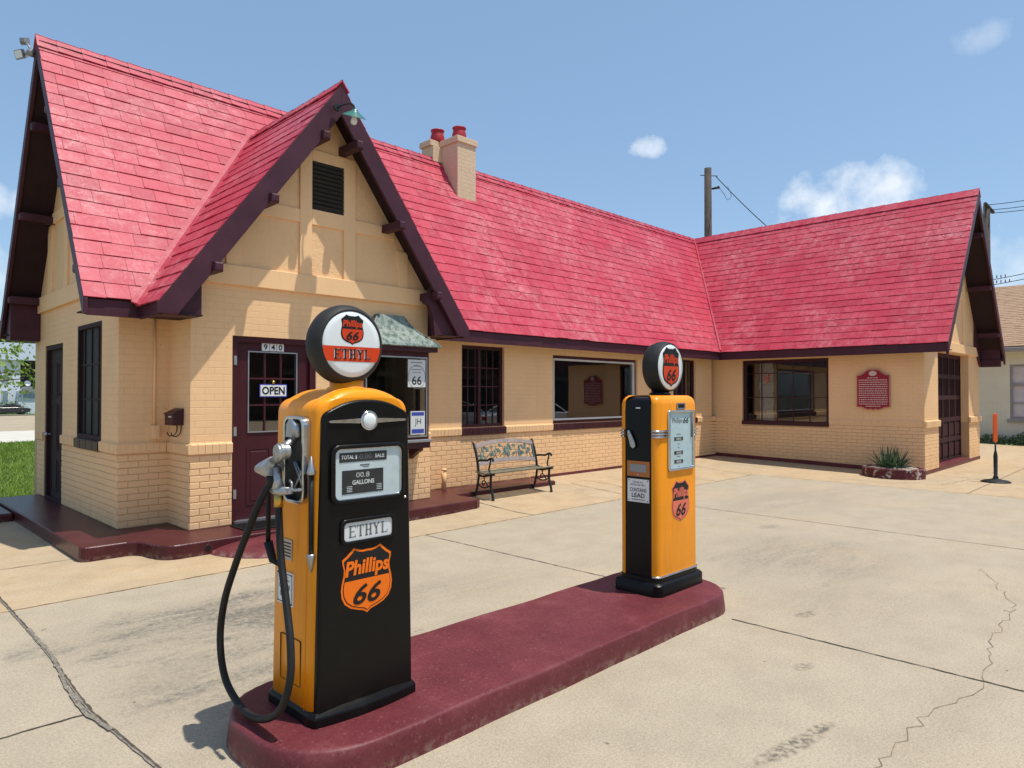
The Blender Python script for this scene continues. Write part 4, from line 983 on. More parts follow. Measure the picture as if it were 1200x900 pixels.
# OPEN sign
op = thing('open_sign', 'white OPEN sign with blue border hanging in the entrance door glass', 'sign', (4.01, 8.19, 1.68))
Fo = FS(4.015, YB+.066)
m = MB(); m.fbox(Fo, -.18, .18, 1.665, 1.825, 0, .006); m.build('sign_board', M['blue'], op)
m = MB(); m.fbox(Fo, -.168, .168, 1.677, 1.813, .006, .008); b = m.build('sign_face', M['white'], op)
text(b, 'lettering', 'OPEN', Fo, 0, 1.745, .30, .10, .0095, M['ink'], bold=.03)
m = MB(); m.lathe(Fo(-.0,1.85,.0), (0,-1,0), [(.02,0),(.024,.012),(.0,.022)], 12); m.build('suction_cup', M['brass'], op)
# window signs
s1 = thing('route_sign', 'white route 66 sign in the upper right of the bay window', 'sign', (6.0, by, 1.82))
Fs = FS(0, by-.008)
m = MB(); m.fbox(Fs, 5.84, 6.15, 1.80, 2.19, 0, .004); b = m.build('sign_face', M['signwhite'], s1)
text(b, 'lettering', '66', Fs, 5.995, 1.895, .17, .125, .0055, M['ink'], bold=.01)
m = MB(); m.ring(Fs, [(5.995+x*.155, 1.945+y*.17) for x,y in circ(0,0,1,24)], [(5.995+x*.148, 1.945+y*.163) for x,y in circ(0,0,1,24)], .004, .0052)
for z,h in ((2.15,.10),(2.10,.055),(2.05,.085)):
    a = -h
    while a < h: m.fbox(Fs, 5.995+a, 5.995+a+.018, z-.007, z+.007, .004, .0055); a += .025
m.fbox(Fs, 5.92, 6.07, 2.005, 2.012, .004, .0055); m.build('small_print', M['greyink'], b)
s2 = thing('club_sign', 'white and blue sticker with the letters JH low in the bay window', 'sticker', (6.02, by, 1.1))
m = MB(); m.fbox(Fs, 5.89, 6.14, 1.13, 1.46, 0, .004); b = m.build('sticker_face', M['signwhite'], s2)
m = MB(); m.fbox(Fs, 5.905, 6.125, 1.395, 1.445, .004, .005); m.fbox(Fs, 5.905, 6.125, 1.145, 1.205, .004, .005); m.build('blue_bands', M['blue'], b)
text(b, 'lettering', 'JH', Fs, 6.015, 1.30, .11, .11, .0055, M['ink'], bold=-.005)
# banner in the garage window
bn = thing('banner', 'white hanging banner with red and black print behind the garage wing window', 'banner', (16.9, 7.5, 1.0))
m = MB(); Fbn = FWst(16.485, 7.50)
pts = []
for i in range(15):
    z = 1.02+1.45*i/14; w = .17+.012*sin(i*1.7)
    pts.append([Fbn(-w,z,.0+.012*sin(i)), Fbn(-.05,z,.02*sin(i*.8)), Fbn(.06,z,.015*cos(i)), Fbn(w,z,0)])
m.loft(pts, True, False, closed=False); b = m.build('banner_cloth', M['bannerw'], bn)
m = MB(); rp = random.Random(8)
for i in range(46):
    a = rp.uniform(-.13,.10); z = rp.uniform(1.08,2.3); m.fbox(Fbn, a, a+rp.uniform(.01,.05), z, z+rp.uniform(.008,.03), .03, .032)
m.build('dark_print', M['greyink'], b)
m = MB()
for i in range(16):
    a = rp.uniform(-.12,.08); z = rp.uniform(1.95,2.2); m.fbox(Fbn, a, a+rp.uniform(.02,.06), z, z+rp.uniform(.012,.035), .033, .035)
m.build('red_print', M['redink'], b)
m = MB(); m.fbox(Fbn, -.05,.05,0.08,1.0,-.01,.0); m.fbox(Fbn, -.2,.2,.08,.11,-.15,.15); m.build('banner_stand', M['iron'], bn)
# door mat, pipe stub
m = MB(); m.box(3.42,4.12,7.60,8.05,.153,.168); mt = m.build('door_mat', M['rubber'], None, bevel=.005)
tag(mt, 'black ribbed rubber mat on the step before the entrance door', 'mat')
m = MB()
for i in range(22): m.box(3.44+i*.031,3.456+i*.031,7.62,8.03,.168,.174)
m.build('mat_ribs', M['rubber'], mt)
m = MB(); m.tube([(7.17,8.66,.15),(7.17,8.66,.48)], .038, 12); m.lathe((7.17,8.66,.46), (0,0,1), [(.045,0),(.045,.03),(.0,.035)], 12)
tag(m.build('pipe_stub', M['trimcream']), 'short cream painted pipe standing on the step behind the bench', 'pipe')

# ------------------------------------------------------------------ emblem
def shield_pts(w, h, cx, cy, s=1.0):
    half = [(0,.04),(.09,.045),(.17,.03),(.26,.0),(.31,.045),(.38,.10),(.47,.155),(.46,.22),(.435,.31),(.445,.40),(.475,.50),(.49,.60),(.475,.71),(.42,.81),(.32,.88),(.19,.925),(.07,.955),(0,1.0)]
    half = [(x*w, cy+h*(.5-y)) for x,y in half]
    P = [(cx+x, y) for x,y in half] + [(cx-x, y) for x,y in half[::-1][1:-1]]
    return [(cx+(x-cx)*s, cy+(y-cy)*s) for x,y in P]
def clip_above(P, y0, above=True):
    out = []; n = len(P); f = (lambda y: y >= y0) if above else (lambda y: y <= y0)
    for i in range(n):
        a, b = P[i], P[(i+1) % n]
        if f(a[1]): out.append(a)
        if f(a[1]) != f(b[1]):
            t = (y0-a[1])/(b[1]-a[1]); out.append((a[0]+(b[0]-a[0])*t, y0))
    return out
def emblem(parent, F, cx, cy, w, h, c, rim, field, dark, scr, num, e=.0012):
    split = cy+h*.02
    m = MB(); m.plate(F, shield_pts(w,h,cx,cy), c, c+e); sh = m.build('shield_emblem', rim, parent)
    m = MB(); m.plate(F, shield_pts(w,h,cx,cy,.93), c+e, c+2*e); m.build('shield_line', dark, sh) if rim != dark else None
    m = MB(); m.plate(F, clip_above(shield_pts(w,h,cx,cy,.905), split, False), c+2*e, c+3*e); m.build('shield_field', field, sh)
    m = MB(); m.plate(F, clip_above(shield_pts(w,h,cx,cy,.90), split, True), c+2*e, c+2.6*e); m.build('shield_top', dark, sh)
    text(sh, 'lettering', 'Phillips', F, cx, cy+h*.165, w*.84, h*.29, c+4*e, scr, bold=.034, shear=.14, arc=h*.015)
    text(sh, 'lettering', '66', F, cx, cy-h*.20, w*.54, h*.30, c+4.5*e, num, bold=.02, shear=.30)
    return sh
def serif_word(parent, name, word, F, cx, cy, w, h, c, mat, th=.16):
    """condensed Roman capitals for ETHYL from strokes"""
    m = MB(); n = len(word); lw = w/n*.84
    def bar(x0,y0,x1,y1,t):
        d = Vector((x1-x0,y1-y0)); nn = Vector((-d.y,d.x)).normalized()*t/2
        m.plate(F, [(x0+nn.x,y0+nn.y),(x0-nn.x,y0-nn.y),(x1-nn.x,y1-nn.y),(x1+nn.x,y1+nn.y)], c, c+.0012)
    for i, ch_ in enumerate(word):
        x = cx-w/2+(i+.5)*w/n; l, r = x-lw/2, x+lw/2; b, t = cy-h/2, cy+h/2; T_ = lw*th*1.5; s_ = lw*.085
        def ser(px, py, ww=.42): bar(px-lw*ww/2, py, px+lw*ww/2, py, s_)
        if ch_ == 'E': bar(l+lw*.22,b,l+lw*.22,t,T_); bar(l,t-s_/2,r,t-s_/2,s_); bar(l,b+s_/2,r,b+s_/2,s_); bar(l+lw*.22,cy,r-lw*.2,cy,s_); bar(r-s_/2,t,r-s_/2,t-h*.2,s_); bar(r-s_/2,b,r-s_/2,b+h*.2,s_)
        if ch_ == 'T': bar(x,b,x,t,T_); bar(l,t-s_/2,r,t-s_/2,s_); bar(l+s_/2,t,l+s_/2,t-h*.22,s_); bar(r-s_/2,t,r-s_/2,t-h*.22,s_); ser(x,b+s_/2)
        if ch_ == 'H': 
            for q in (l+lw*.2, r-lw*.2): bar(q,b,q,t,T_); ser(q,b+s_/2); ser(q,t-s_/2)
            bar(l+lw*.2,cy,r-lw*.2,cy,s_)
        if ch_ == 'Y': bar(x,b,x,cy,T_); bar(x,cy,l+lw*.15,t,T_); bar(x,cy,r-lw*.15,t,s_*1.3); ser(x,b+s_/2); ser(l+lw*.15,t-s_/2,.36); ser(r-lw*.15,t-s_/2,.36)
        if ch_ == 'L': bar(l+lw*.25,b,l+lw*.25,t,T_); ser(l+lw*.25,t-s_/2); bar(l+lw*.05,b+s_/2,r,b+s_/2,s_); bar(r-s_/2,b,r-s_/2,b+h*.25,s_)
    return m.build(name, mat, parent)
def globe(t, cx, yf, cz, R_, rf, depth):
    """glass globe: dark rubber band with a lens on each side; yf = plane of the front lens"""
    m = MB(); o = (cx, yf, cz); ax = (0,1,0)
    m.lathe(o, ax, [(rf-.003,-.003),(rf+.004,-.007),(rf+.009,-.003),(R_*.955,.012),(R_,depth*.28),(R_*1.012,depth*.5),(R_,depth*.72),(R_*.955,depth-.012),(rf+.009,depth+.003),(rf+.004,depth+.007),(rf-.003,depth+.003)], 48)
    gl = m.build('globe_band', M['tyre'], t)
    for yy, sg in ((yf,-1),(yf+depth,1)):
        m = MB(); m.lathe((cx,yy,cz), (0,sg,0), [(rf,-.004),(rf*.98,.004),(rf*.8,.006),(rf*.01,.0065)], 48); m.build('globe_lens', M['lensw'], t)
    return gl

# ------------------------------------------------------------------ gas pump 1
PX, PY, PZ = 1.922, 3.12, .15
p1 = thing('gas_pump', 'vintage orange and black ETHYL gas pump with hanging nozzle and hose nearest the viewer', 'gas pump', (PX, PY, PZ), 'vintage gas pumps on the island')
def outl(w0, w1, zs, top, inset=0.0, zb=.05):
    """front outline: tapered sides, rounded shoulders, shallow arched top"""
    h = [(w0-inset, zb)]
    for i in range(1, 5): h.append((w0+(w1-w0)*i/5-inset, zb+(zs-zb)*i/5))
    r = .075
    xs, zt = w1-inset-r, zs
    for i in range(0, 8):
        a = R(80*i/7); h.append((xs+r*cos(a), zt+r*sin(a)*.95))
    xe, ze = h[-1]
    for i in range(1, 7):
        u = i/6; h.append((xe*(1-u), ze+(top-inset-ze)*(1-(1-u)**2.9)))
    return [(-x, z) for x, z in h[::-1][1:]][::-1][::-1] and h + [(-x, z) for x, z in h[::-1][1:]]
F1 = FS(PX, PY-.195, PZ)
def loftbody(w0, w1, zs, top, yf, yb, rr=.045):
    m = MB(); rings = []
    for (yy, ins) in ((yf, rr), (yf+.010, rr*.42), (yf+.024, rr*.14), (yf+rr, 0), (yb-rr, 0), (yb-.024, rr*.14), (yb-.010, rr*.42), (yb, rr)):
        rings.append([Vector((PX+x, yy, PZ+z)) for x, z in outl(w0, w1, zs, top, ins)])
    m.loft(rings, True, True); return m
m = loftbody(.289, .266, 1.458, 1.578, PY-.195, PY+.235); body = m.build('body', M['orange'], p1)
# seam rib between side cap and front shell
m = MB(); m.tube([Vector((PX+x*1.002, PY-.12, PZ+z*1.001)) for x, z in outl(.289,.266,1.458,1.578)], .0035, 6); m.build('shell_seam', M['orange'], body)
# black front panel
def panel_outl(ins=0.0):
    h = [(.274-ins,.045),(.268-ins,.4),(.258-ins,.9),(.247-ins,1.40)]
    r = .05
    for i in range(6): a = R(75*i/5); h.append((.247-ins-r+r*cos(a), 1.425+r*sin(a)-ins*.3))
    xe, ze = h[-1]
    for i in range(1,8): u = i/7; h.append((xe*(1-u), ze+(1.524-ins-ze)*(1-(1-u)**2.3)))
    return h + [(-x,z) for x,z in h[::-1][1:]]
m = MB(); rings = []
for ins, c in ((0,-.03),(0,.006),(.004,.014),(.012,.019)):
    rings.append([F1(a,b,c) for a,b in panel_outl(ins)])
m.loft(rings, True, True); pn = m.build('front_panel', M['black'], p1)
mod = pn.modifiers.new('es', 'EDGE_SPLIT'); mod.split_angle = R(40)
# plinth
m = MB(); rings = []
for s_, z in ((.0,0),(.0,.045),(-.012,.062),(-.03,.070)):
    w, dF, dB = .302+s_, .222+s_, .262+s_; P = []
    for i in range(9): u = -1+2*i/8; P.append(Vector((PX+u*w*.96, PY-dF-.03*(1-u*u), PZ+z)))
    P += [Vector((PX+w, PY-dF+.05, PZ+z)), Vector((PX+w, PY+dB-.04, PZ+z)), Vector((PX+w-.04, PY+dB, PZ+z)), Vector((PX-w+.04, PY+dB, PZ+z)), Vector((PX-w, PY+dB-.04, PZ+z)), Vector((PX-w, PY-dF+.05, PZ+z))]
    rings.append(P)
m.loft(rings, False, True); m.build('plinth', M['black'], p1, bevel=.006)
# round lamp with speed wings
C_ = .022
m = MB(); m.lathe(F1(0,1.42,C_-.004), (0,-1,0), [(.050,0),(.050,.010),(.044,.017),(.040,.014)], 32); lp = m.build('lamp_bezel', M['chrome'], p1)
m = MB(); m.lathe(F1(0,1.42,C_-.002), (0,-1,0), [(.041,.008),(.035,.015),(.018,.019),(.001,.020)], 32); m.build('lamp_lens', M['lensw'], lp)
m = MB()
for sg in (-1,1): m.plate(F1, [(sg*.05,1.408),(sg*.05,1.432),(sg*.215,1.425),(sg*.225,1.419),(sg*.215,1.414)], C_-.004, C_+.006)
m.build('speed_wing', M['chrome'], lp)
# dial window
m = MB(); m.ring(F1, rrect(0,1.165,.425,.285,.045), rrect(0,1.165,.385,.245,.03), C_-.006, C_+.014, True); dw = m.build('dial_window', M['black'], p1)
m = MB(); m.ring(F1, rrect(0,1.165,.389,.249,.032), rrect(0,1.165,.377,.237,.026), C_-.004, C_+.009, True); m.build('dial_bezel', M['chrome'], dw)
m = MB(); m.plate(F1, rrect(0,1.165,.384,.244,.03), C_-.004, C_+.001); df = m.build('dial_face', M['dial'], dw)
m = MB(); m.fbox(F1, -.165,.105,1.222,1.268,C_,C_+.003); m.fbox(F1, -.15,.085,1.068,1.182,C_,C_+.003); m.build('counter_panel', M['dialdark'], df)
e = C_+.0035
text(df,'lettering','TOTAL $',F1,-.112,1.245,.088,.022,e,M['white'],bold=.02); text(df,'lettering','0.00',F1,-.020,1.246,.07,.025,e,M['greyink'],bold=.0); text(df,'lettering','SALE',F1,.063,1.245,.055,.02,e,M['white'],bold=.01)
text(df,'lettering','00.8',F1,-.035,1.157,.075,.024,e,M['white'],bold=-.01); text(df,'lettering','GALLONS',F1,-.032,1.122,.125,.022,e,M['white'],bold=.025)
m = MB(); 
for a in (-.125,.045):
    for k in range(4): m.fbox(F1, a+.0*k, a+.03, 1.078+.008*k, 1.081+.008*k, C_+.003, C_+.004)
m.build('small_print', M['signwhite'], df)
m = MB(); m.fbox(F1,-.05,.005,1.200,1.208,C_+.001,C_+.002); m.fbox(F1,-.035,.0,1.192,1.196,C_+.001,C_+.002); m.build('small_print', M['greyink'], df)
m = MB(); m.plate(F1, rrect(0,1.165,.39,.25,.03), C_+.0105, C_+.012); m.build('pane', M['clear'], dw)
m = MB(); m.lathe(F1(.222,1.02,.016), (0,-1,0), [(.009,0),(.009,.008),(.0,.014)], 12); m.build('lock', M['chrome'], p1)
# ETHYL plate
m = MB(); m.ring(F1, rrect(.0,.885,.315,.125,.03), rrect(0,.885,.28,.09,.02), C_-.006, C_+.008, True); ep = m.build('grade_window', M['black'], p1)
m = MB(); m.plate(F1, rrect(0,.885,.282,.092,.02), C_-.004, C_+.001); ef = m.build('grade_plate', M['signwhite'], ep)
serif_word(ef, 'lettering', 'ETHYL', F1, 0, .885, .23, .055, C_+.001, M['greyink'])
emblem(p1, F1, -.005, .64, .30, .325, C_-.003, M['shield_orange'], M['shield_orange'], M['ink'], M['shield_orange'], M['ink'])
# side: nozzle boot
F1w = FWst(PX-.270, PY, PZ)       # a = -(y-PY)
def tl(b): return .285+(.262-.285)*min(1,(b-.05)/1.37)-.268
BA = .035
m = MB(); m.ring(F1w, rrect(BA,1.235,.20,.42,.05,8), rrect(BA,1.235,.166,.386,.035,8), -.03, .040, False); bt_ = m.build('nozzle_boot', M['chrome'], p1, bevel=.004)
m = MB(); m.plate(F1w, rrect(BA,1.235,.17,.39,.035), -.03, .004); m.build('boot_recess', M['ink'], bt_)
m = MB(); m.loft([[F1w(BA+x*s,1.375+z,c) for x,z in ((-.06,-.03),(.06,-.03),(.05,.03),(.0,.055),(-.05,.03))] for s,c in ((1,.0),(.9,.045),(.5,.06))], True, True); m.build('boot_hood', M['steel'], bt_)
m = MB()
for a,b,c_,d in ((-.08,1.08,.02,1.20),(.03,1.08,-.07,1.22),(-.06,1.22,.03,1.14)): m.tube([F1w(a+.075,b,.01),F1w(c_+.075,d,.014)], .006, 6)
m.build('boot_grille', M['steel'], bt_)
# nozzle (world positions found from the picture)
m = MB()
Np = lambda x, y, z: V(x, y, z)
m.tube([Np(1.665,3.085,1.525),Np(1.625,3.08,1.49),Np(1.58,3.07,1.46),Np(1.555,3.06,1.44)], [.014,.017,.020,.026], 12)      # spout
m.lathe(Np(1.54,3.05,1.43), V(-1,.0,.0), [(.0,-.035),(.030,-.035),(.036,-.028),(.036,-.004),(.041,.0),(.041,.016),(.037,.020),(.034,.028),(.0,.030)], 24, smooth=False)
m.tube([Np(1.55,3.05,1.43),Np(1.545,3.13,1.38)], [.025,.024], 12)
m.lathe(Np(1.545,3.14,1.365), V(-1,.2,.0), [(.0,-.02),(.022,-.02),(.024,0),(.026,.004),(.026,.018),(.02,.022),(.012,.034),(.0,.035)], 18, smooth=False)
m.tube([Np(1.55,3.12,1.35),Np(1.55,3.105,1.29),Np(1.55,3.105,1.25)], [.021,.020,.030], 12)
m.tube([Np(1.55,3.20,1.245),Np(1.55,3.10,1.238),Np(1.555,3.0,1.25)], [.014,.024,.016], 10)
nz1 = m.build('nozzle', M['alu'], p1)
m = MB(); m.tube(smoothpath([Np(1.545,3.02,1.258),Np(1.54,2.97,1.262),Np(1.54,2.92,1.262),Np(1.542,2.88,1.268)]), [.006]*6+[.009]*6+[.012]*7, 8, flat=.6); m.tube([Np(1.55,2.99,1.30),Np(1.545,2.96,1.29),Np(1.55,2.97,1.24)], .005, 6); m.build('trigger', M['alu'], nz1)
m = MB(); m.loft([[Vector((1.545+dx*s,0,0))+V(0,y,z+dz*s) for dx,dz in ((0,1),(-.7,.7),(-1,0),(-.7,-.7),(0,-1),(.7,-.7),(1,0),(.7,.7))] for y,z,s in ((3.34,1.325,.006),(3.31,1.33,.020),(3.25,1.338,.036),(3.18,1.345,.052),(3.13,1.355,.052))], True, True); m.build('nozzle_guard', M['alu'], nz1)
# hose: from the nozzle's coupling, hanging loop, back up to the brass swivel under the boot
H = [(1.55,3.15,1.28),(1.52,3.19,1.22),(1.49,3.28,1.05),(1.47,3.40,.84),(1.46,3.50,.64),(1.455,3.53,.44),(1.455,3.46,.27),(1.46,3.28,.185),(1.465,3.10,.19),(1.475,2.93,.28),(1.49,2.865,.43),(1.505,2.89,.58),(1.52,2.95,.71),(1.54,3.05,.92),(1.55,3.09,1.07),(1.55,3.10,1.17)]
m = MB(); m.tube(smoothpath(H, 7), .0175, 14); m.build('hose', M['rubber'], p1)
m = MB(); m.tube([(1.55,3.10,1.165),(1.55,3.10,1.225)], .022, 12); m.build('hose_coupling', M['brass'], p1)
m = MB(); m.lathe((1.55,3.15,1.30), (-.1,.35,-.9), [(.02,-.02),(.036,0),(.03,.03),(.022,.05)], 12); m.build('hose_collar', M['rubber'], p1)
# sight rod with cone ends
m = MB(); m.tube([(1.640,2.955,.94),(1.640,2.955,1.33)], .012, 10); sr = m.build('sight_tube', M['rubber'], p1)
m = MB(); m.lathe((1.640,2.955,1.32), (0,0,1), [(.018,0),(.022,.008),(.02,.02),(.004,.085),(.0,.088)], 14); m.build('cone_cap', M['steel'], sr); m = MB(); m.lathe((1.640,2.955,.95), (0,0,-1), [(.018,0),(.022,.008),(.02,.02),(.004,.085),(.0,.088)], 14); m.build('cone_cap', M['steel'], sr)
# retriever rod at the back edge
m = MB(); m.tube([(1.625,3.36,.95),(1.625,3.36,1.30)], .013, 8); m.tube([(1.625,3.36,.95),(1.635,3.33,.86),(1.65,3.28,.84)], [.024,.02,.01], 8); m.build('hose_guide', M['rubber'], p1)
# side plates
Fw1 = FWst(PX-.280, PY, PZ)
m = MB(); m.fbox(Fw1,-.12,-.02,.735,.835,-.01,.003); m.build('maker_plate', M['steel'], p1)
m = MB()
for k in range(5): m.fbox(Fw1,-.11,-.03,.75+k*.016,.757+k*.016,.003,.004)
m.build('plate_print', M['ink'], p1)
Fw1 = FWst(PX-.284, PY, PZ)
m = MB(); m.fbox(Fw1,-.16,-.0,.515,.675,-.01,.004); wp = m.build('warning_plate', M['white'], p1)
m = MB(); m.ring(Fw1, rrect(-.08,.595,.145,.145,.01), rrect(-.08,.595,.137,.137,.008), .004, .0048)
for a,b in ((-.15,.525),(-.01,.525),(-.15,.665),(-.01,.665)): m.lathe(Fw1(a,b,.004), (-1,0,0), [(.005,0),(.003,.003)], 8)
m.build('plate_border', M['ink'], wp)
text(wp,'lettering','FOR USE AS A\nMOTOR FUEL ONLY',Fw1,-.08,.643,.11,.028,.005,M['ink']); text(wp,'lettering','CONTAINS',Fw1,-.08,.603,.11,.022,.005,M['ink'],bold=.01); text(wp,'lettering','LEAD',Fw1,-.08,.565,.085,.026,.005,M['ink'],bold=.02)
m = MB(); Fp_ = FWst(PX-.2885, PY, PZ); m.ring(Fp_, rrect(-.02,.26,.2,.22,.01), rrect(-.02,.26,.197,.217,.009), -.01, .0015); m.build('access_panel_seam', M['ink'], p1)
# neck and globe
m = MB(); m.lathe((PX-.01, PY-.03, PZ+1.545), (0,0,1), [(.10,0),(.10,.035),(.085,.045),(.085,.075)], 28); m.build('globe_neck', M['orange'], p1)
GX, GZ, GY = PX-.038, 1.95, PY-.12
gb = globe(p1, GX, GY, GZ, .2, .168, .125)
FG = FS(GX, GY-.0066)
lens = MB(); band = [(x, z) for x, z in circ(0, GZ, .1665, 64)]
bb = clip_above(clip_above(band, GZ-.087, True), GZ-.012, False)
lens.plate(FG, bb, 0, .001); gbn = lens.build('red_band', M['signred'], p1)
serif_word(gbn, 'lettering_outline', 'ETHYL', FG, 0, GZ-.050, .215, .050, .0012, M['lensw'], th=.26)
serif_word(gbn, 'lettering', 'ETHYL', FG, .001, GZ-.050, .215, .048, .0028, M['ink'], th=.17)
emblem(p1, FG, .0, GZ+.072, .135, .15, 0, M['ink'], M['signred'], M['ink'], M['signred'], M['ink'], e=.0009)

# ------------------------------------------------------------------ gas pump 2
QX, QY, QZ = 4.835, 3.105, .15
p2 = thing('gas_pump', 'vintage gas pump with orange front, black side and white price window at the far end', 'gas pump', (QX, QY, QZ), 'vintage gas pumps on the island')
F2 = FS(QX, QY-.178, QZ); hw, hd, HT = .300, .178, 1.54
def capring(z, ins, y0, y1, sgn):
    """half-capsule plan: front cap (sgn -1) or back cap with rounded outer corners"""
    r = .052; P = []
    w = hw-ins
    if sgn < 0:
        for a in range(0, 7): P.append((QX+w-r+r*cos(R(-90+90*a/6)), y0+ins+r+r*sin(R(-90+90*a/6))))
        P.append((QX+w, y1)); P.append((QX-w, y1))
        for a in range(0, 7): P.append((QX-w+r+r*cos(R(180+90*a/6)), y0+ins+r+r*sin(R(180+90*a/6))))
    else:
        P.append((QX-w, y0)); P.append((QX+w, y0))
        for a in range(0, 7): P.append((QX+w-r+r*cos(R(90*a/6)), y1-ins-r+r*sin(R(90*a/6))))
        for a in range(0, 7): P.append((QX-w+r+r*cos(R(90+90*a/6)), y1-ins-r+r*sin(R(90+90*a/6))))
    return [Vector((x, y, QZ+z)) for x, y in P]
def cap(y0, y1, sgn, name):
    m = MB(); m.loft([capring(z, i, y0, y1, sgn) for z, i in ((.13,0),(.6,0),(1.47,0),(1.505,.008),(1.527,.022),(1.538,.045),(1.541,.07))], True, True)
    o = m.build(name, M['orange'], p2); md = o.modifiers.new('es','EDGE_SPLIT'); md.split_angle = R(45); return o
fc = cap(QY-hd, QY-hd+.055, -1, 'front_shell'); bc = cap(QY+hd-.055, QY+hd, 1, 'back_shell')
m = MB(); m.loft([[Vector((QX+x,y,QZ+z)) for x,y in ((-hw+i,QY-hd+.057),(hw-i,QY-hd+.057),(hw-i,QY+hd-.057),(-hw+i,QY+hd-.057))] for z,i in ((.12,.006),(1.45,.006),(1.49,.012),(1.515,.03),(1.527,.06))], True, True)
o = m.build('side_panel', M['black'], p2); md = o.modifiers.new('es','EDGE_SPLIT'); md.split_angle = R(45)
def rr_base(ins, z): return [Vector((QX+x, QY+y, QZ+z)) for x, y in rrect(0,0,.685-2*ins,.435-2*ins,.06)]
m = MB(); m.loft([rr_base(i,z) for i,z in ((0,0),(0,.085),(.012,.10),(.03,.104),(.032,.13))], True, True); o = m.build('plinth', M['black'], p2); md = o.modifiers.new('es','EDGE_SPLIT'); md.split_angle = R(40)
m = MB(); m.tube([p+V(0,0,.012) for p in capring(.12,-.004,QY-hd,QY-hd+.055,-1)[::1]][0:0] or capring(.14,-.003,QY-hd,QY-hd+.055,-1)[9:]+capring(.14,-.003,QY-hd,QY-hd+.055,-1)[:8], .010, 8); m.build('base_trim', M['chrome'], p2)
# chrome band
for (rg_, nm_) in ((capring(1.24,-.004,QY-hd,QY-hd+.055,-1), 'chrome_band'),):
    full = rg_[9:]+rg_[:8]
    def bandpiece(pts):
        m = MB()
        for dz in (-.022, 0, .022): m.tube([p+V(0,0,dz) for p in pts], .0095, 8)
        m.build('chrome_band', M['chrome'], p2)
    LFT = [p for p in full if p.x < QX-.0]; LFT = LFT + [V(QX-.165, LFT[-1].y, LFT[-1].z)]
    RGT = [p for p in full if p.x > QX]; RGT = [V(QX+.235, RGT[0].y, RGT[0].z)] + RGT
    bandpiece(LFT); bandpiece(RGT)
m = MB()
for dz in (-.022,0,.022): m.tube([V(QX-hw-.003,QY+hd-.055,QZ+1.24+dz),V(QX-hw-.003,QY+hd-.05,QZ+1.24+dz),V(QX-hw-.003,QY+hd-.02,QZ+1.24+dz)], .0095, 8)
m.build('chrome_band', M['chrome'], p2)
# price window
wc = .035
m = MB(); m.ring(F2, rrect(wc,1.185,.385,.475,.02), rrect(wc,1.185,.35,.44,.012), -.005, .016, True); w_ = m.build('price_window', M['chrome'], p2)
m = MB(); m.plate(F2, rrect(wc,1.185,.352,.442,.012), -.004, .003); f_ = m.build('price_card', simple('price_card_paper', (.52,.64,.66), .4, var=.08, vs=5), w_)
m = MB(); m.plate(F2, rrect(wc,1.185,.352,.442,.012), .0115, .013); m.build('pane', M['clear'], w_)
text(f_,'lettering','Phillips',F2,wc-.055,1.335,.15,.05,.0038,M['ink'],bold=.0,shear=.15); text(f_,'lettering','66',F2,wc+.075,1.34,.085,.05,.0038,M['ink'],bold=.02,shear=.3)
m = MB(); 
for z in (1.195,1.085,1.015): m.fbox(F2, wc-.10,wc+.03,z-.014,z+.014,.003,.0045)
m.build('counter', M['dialdark'], f_)
for z in (1.195,1.085,1.015): text(f_,'digits','888' if z != 1.085 else '000',F2,wc-.035,z,.07,.018,.005,M['white'])
m = MB()
for z,h in ((1.232,.06),(1.155,.03),(1.125,.025),(1.055,.05),(.975,.02)): m.fbox(F2, wc-.035-h/2,wc-.035+h/2,z-.003,z+.003,.003,.004)
m.build('small_print', M['greyink'], f_)
m = MB(); m.tube([F2(wc+.155,1.39,.012),F2(wc+.155,1.20,.012)], .006, 6); m.build('card_slide', M['greyink'], w_)
m = MB(); m.ring(F2, rrect(wc+.0,1.455,.125,.052,.006), rrect(wc,1.455,.095,.030,.004), -.002, .008); cs = m.build('coin_slot', M['steel'], p2); m = MB(); m.fbox(F2,wc-.05,wc+.05,1.44,1.47,-.001,.002); m.build('slot_recess', M['ink'], cs)
emblem(p2, F2, .03, .70, .27, .335, .001, M['salmon'], M['salmon'], M['ink'], M['salmon'], M['ink'])
# black side fittings
F2w = FWst(QX-hw+.006, QY, QZ)
m = MB(); m.lathe(F2w(.0,1.335,0) if False else F2w(-.075,1.245,0), (-1,0,0), [(.012,0),(.012,.03),(.0,.034)], 10)
m.loft([[F2w(-.075+x,1.245+z,c) for x,z in ((.0,.022),(.012,.01),(.055,-.075),(.06,-.105),(.04,-.12),(.018,-.105),(-.012,-.005),(-.01,.016))] for c in (.012,.026)], True, True); m.build('switch_lever', M['steel'], p2)
m = MB(); m.fbox(F2w,-.105,.105,.905,1.025,-.001,.004); o = m.build('permit_plate', simple('permit_orange', (.42,.15,.04), .5), p2)
m = MB(); m.fbox(F2w,-.08,.075,.94,1.0,.004,.006); m.build('permit_card', M['galv'], o); m = MB(); m.lathe(F2w(0,.92,.004), (-1,0,0), [(.01,0),(.006,.005)], 8); m.build('rivet', M['steel'], o)
m = MB(); m.fbox(F2w,-.10,.10,.705,.885,-.001,.005); o = m.build('warning_plate', M['white'], p2)
text(o,'lettering','FOR USE AS A\nMOTOR FUEL ONLY',F2w,0,.850,.14,.036,.006,M['ink']); text(o,'lettering','CONTAINS',F2w,0,.800,.155,.03,.006,M['ink'],bold=.01); text(o,'lettering','LEAD',F2w,0,.758,.12,.034,.006,M['ink'],bold=.02)
m = MB(); m.fbox(F2w,-.06,.06,.722,.727,.005,.006); 
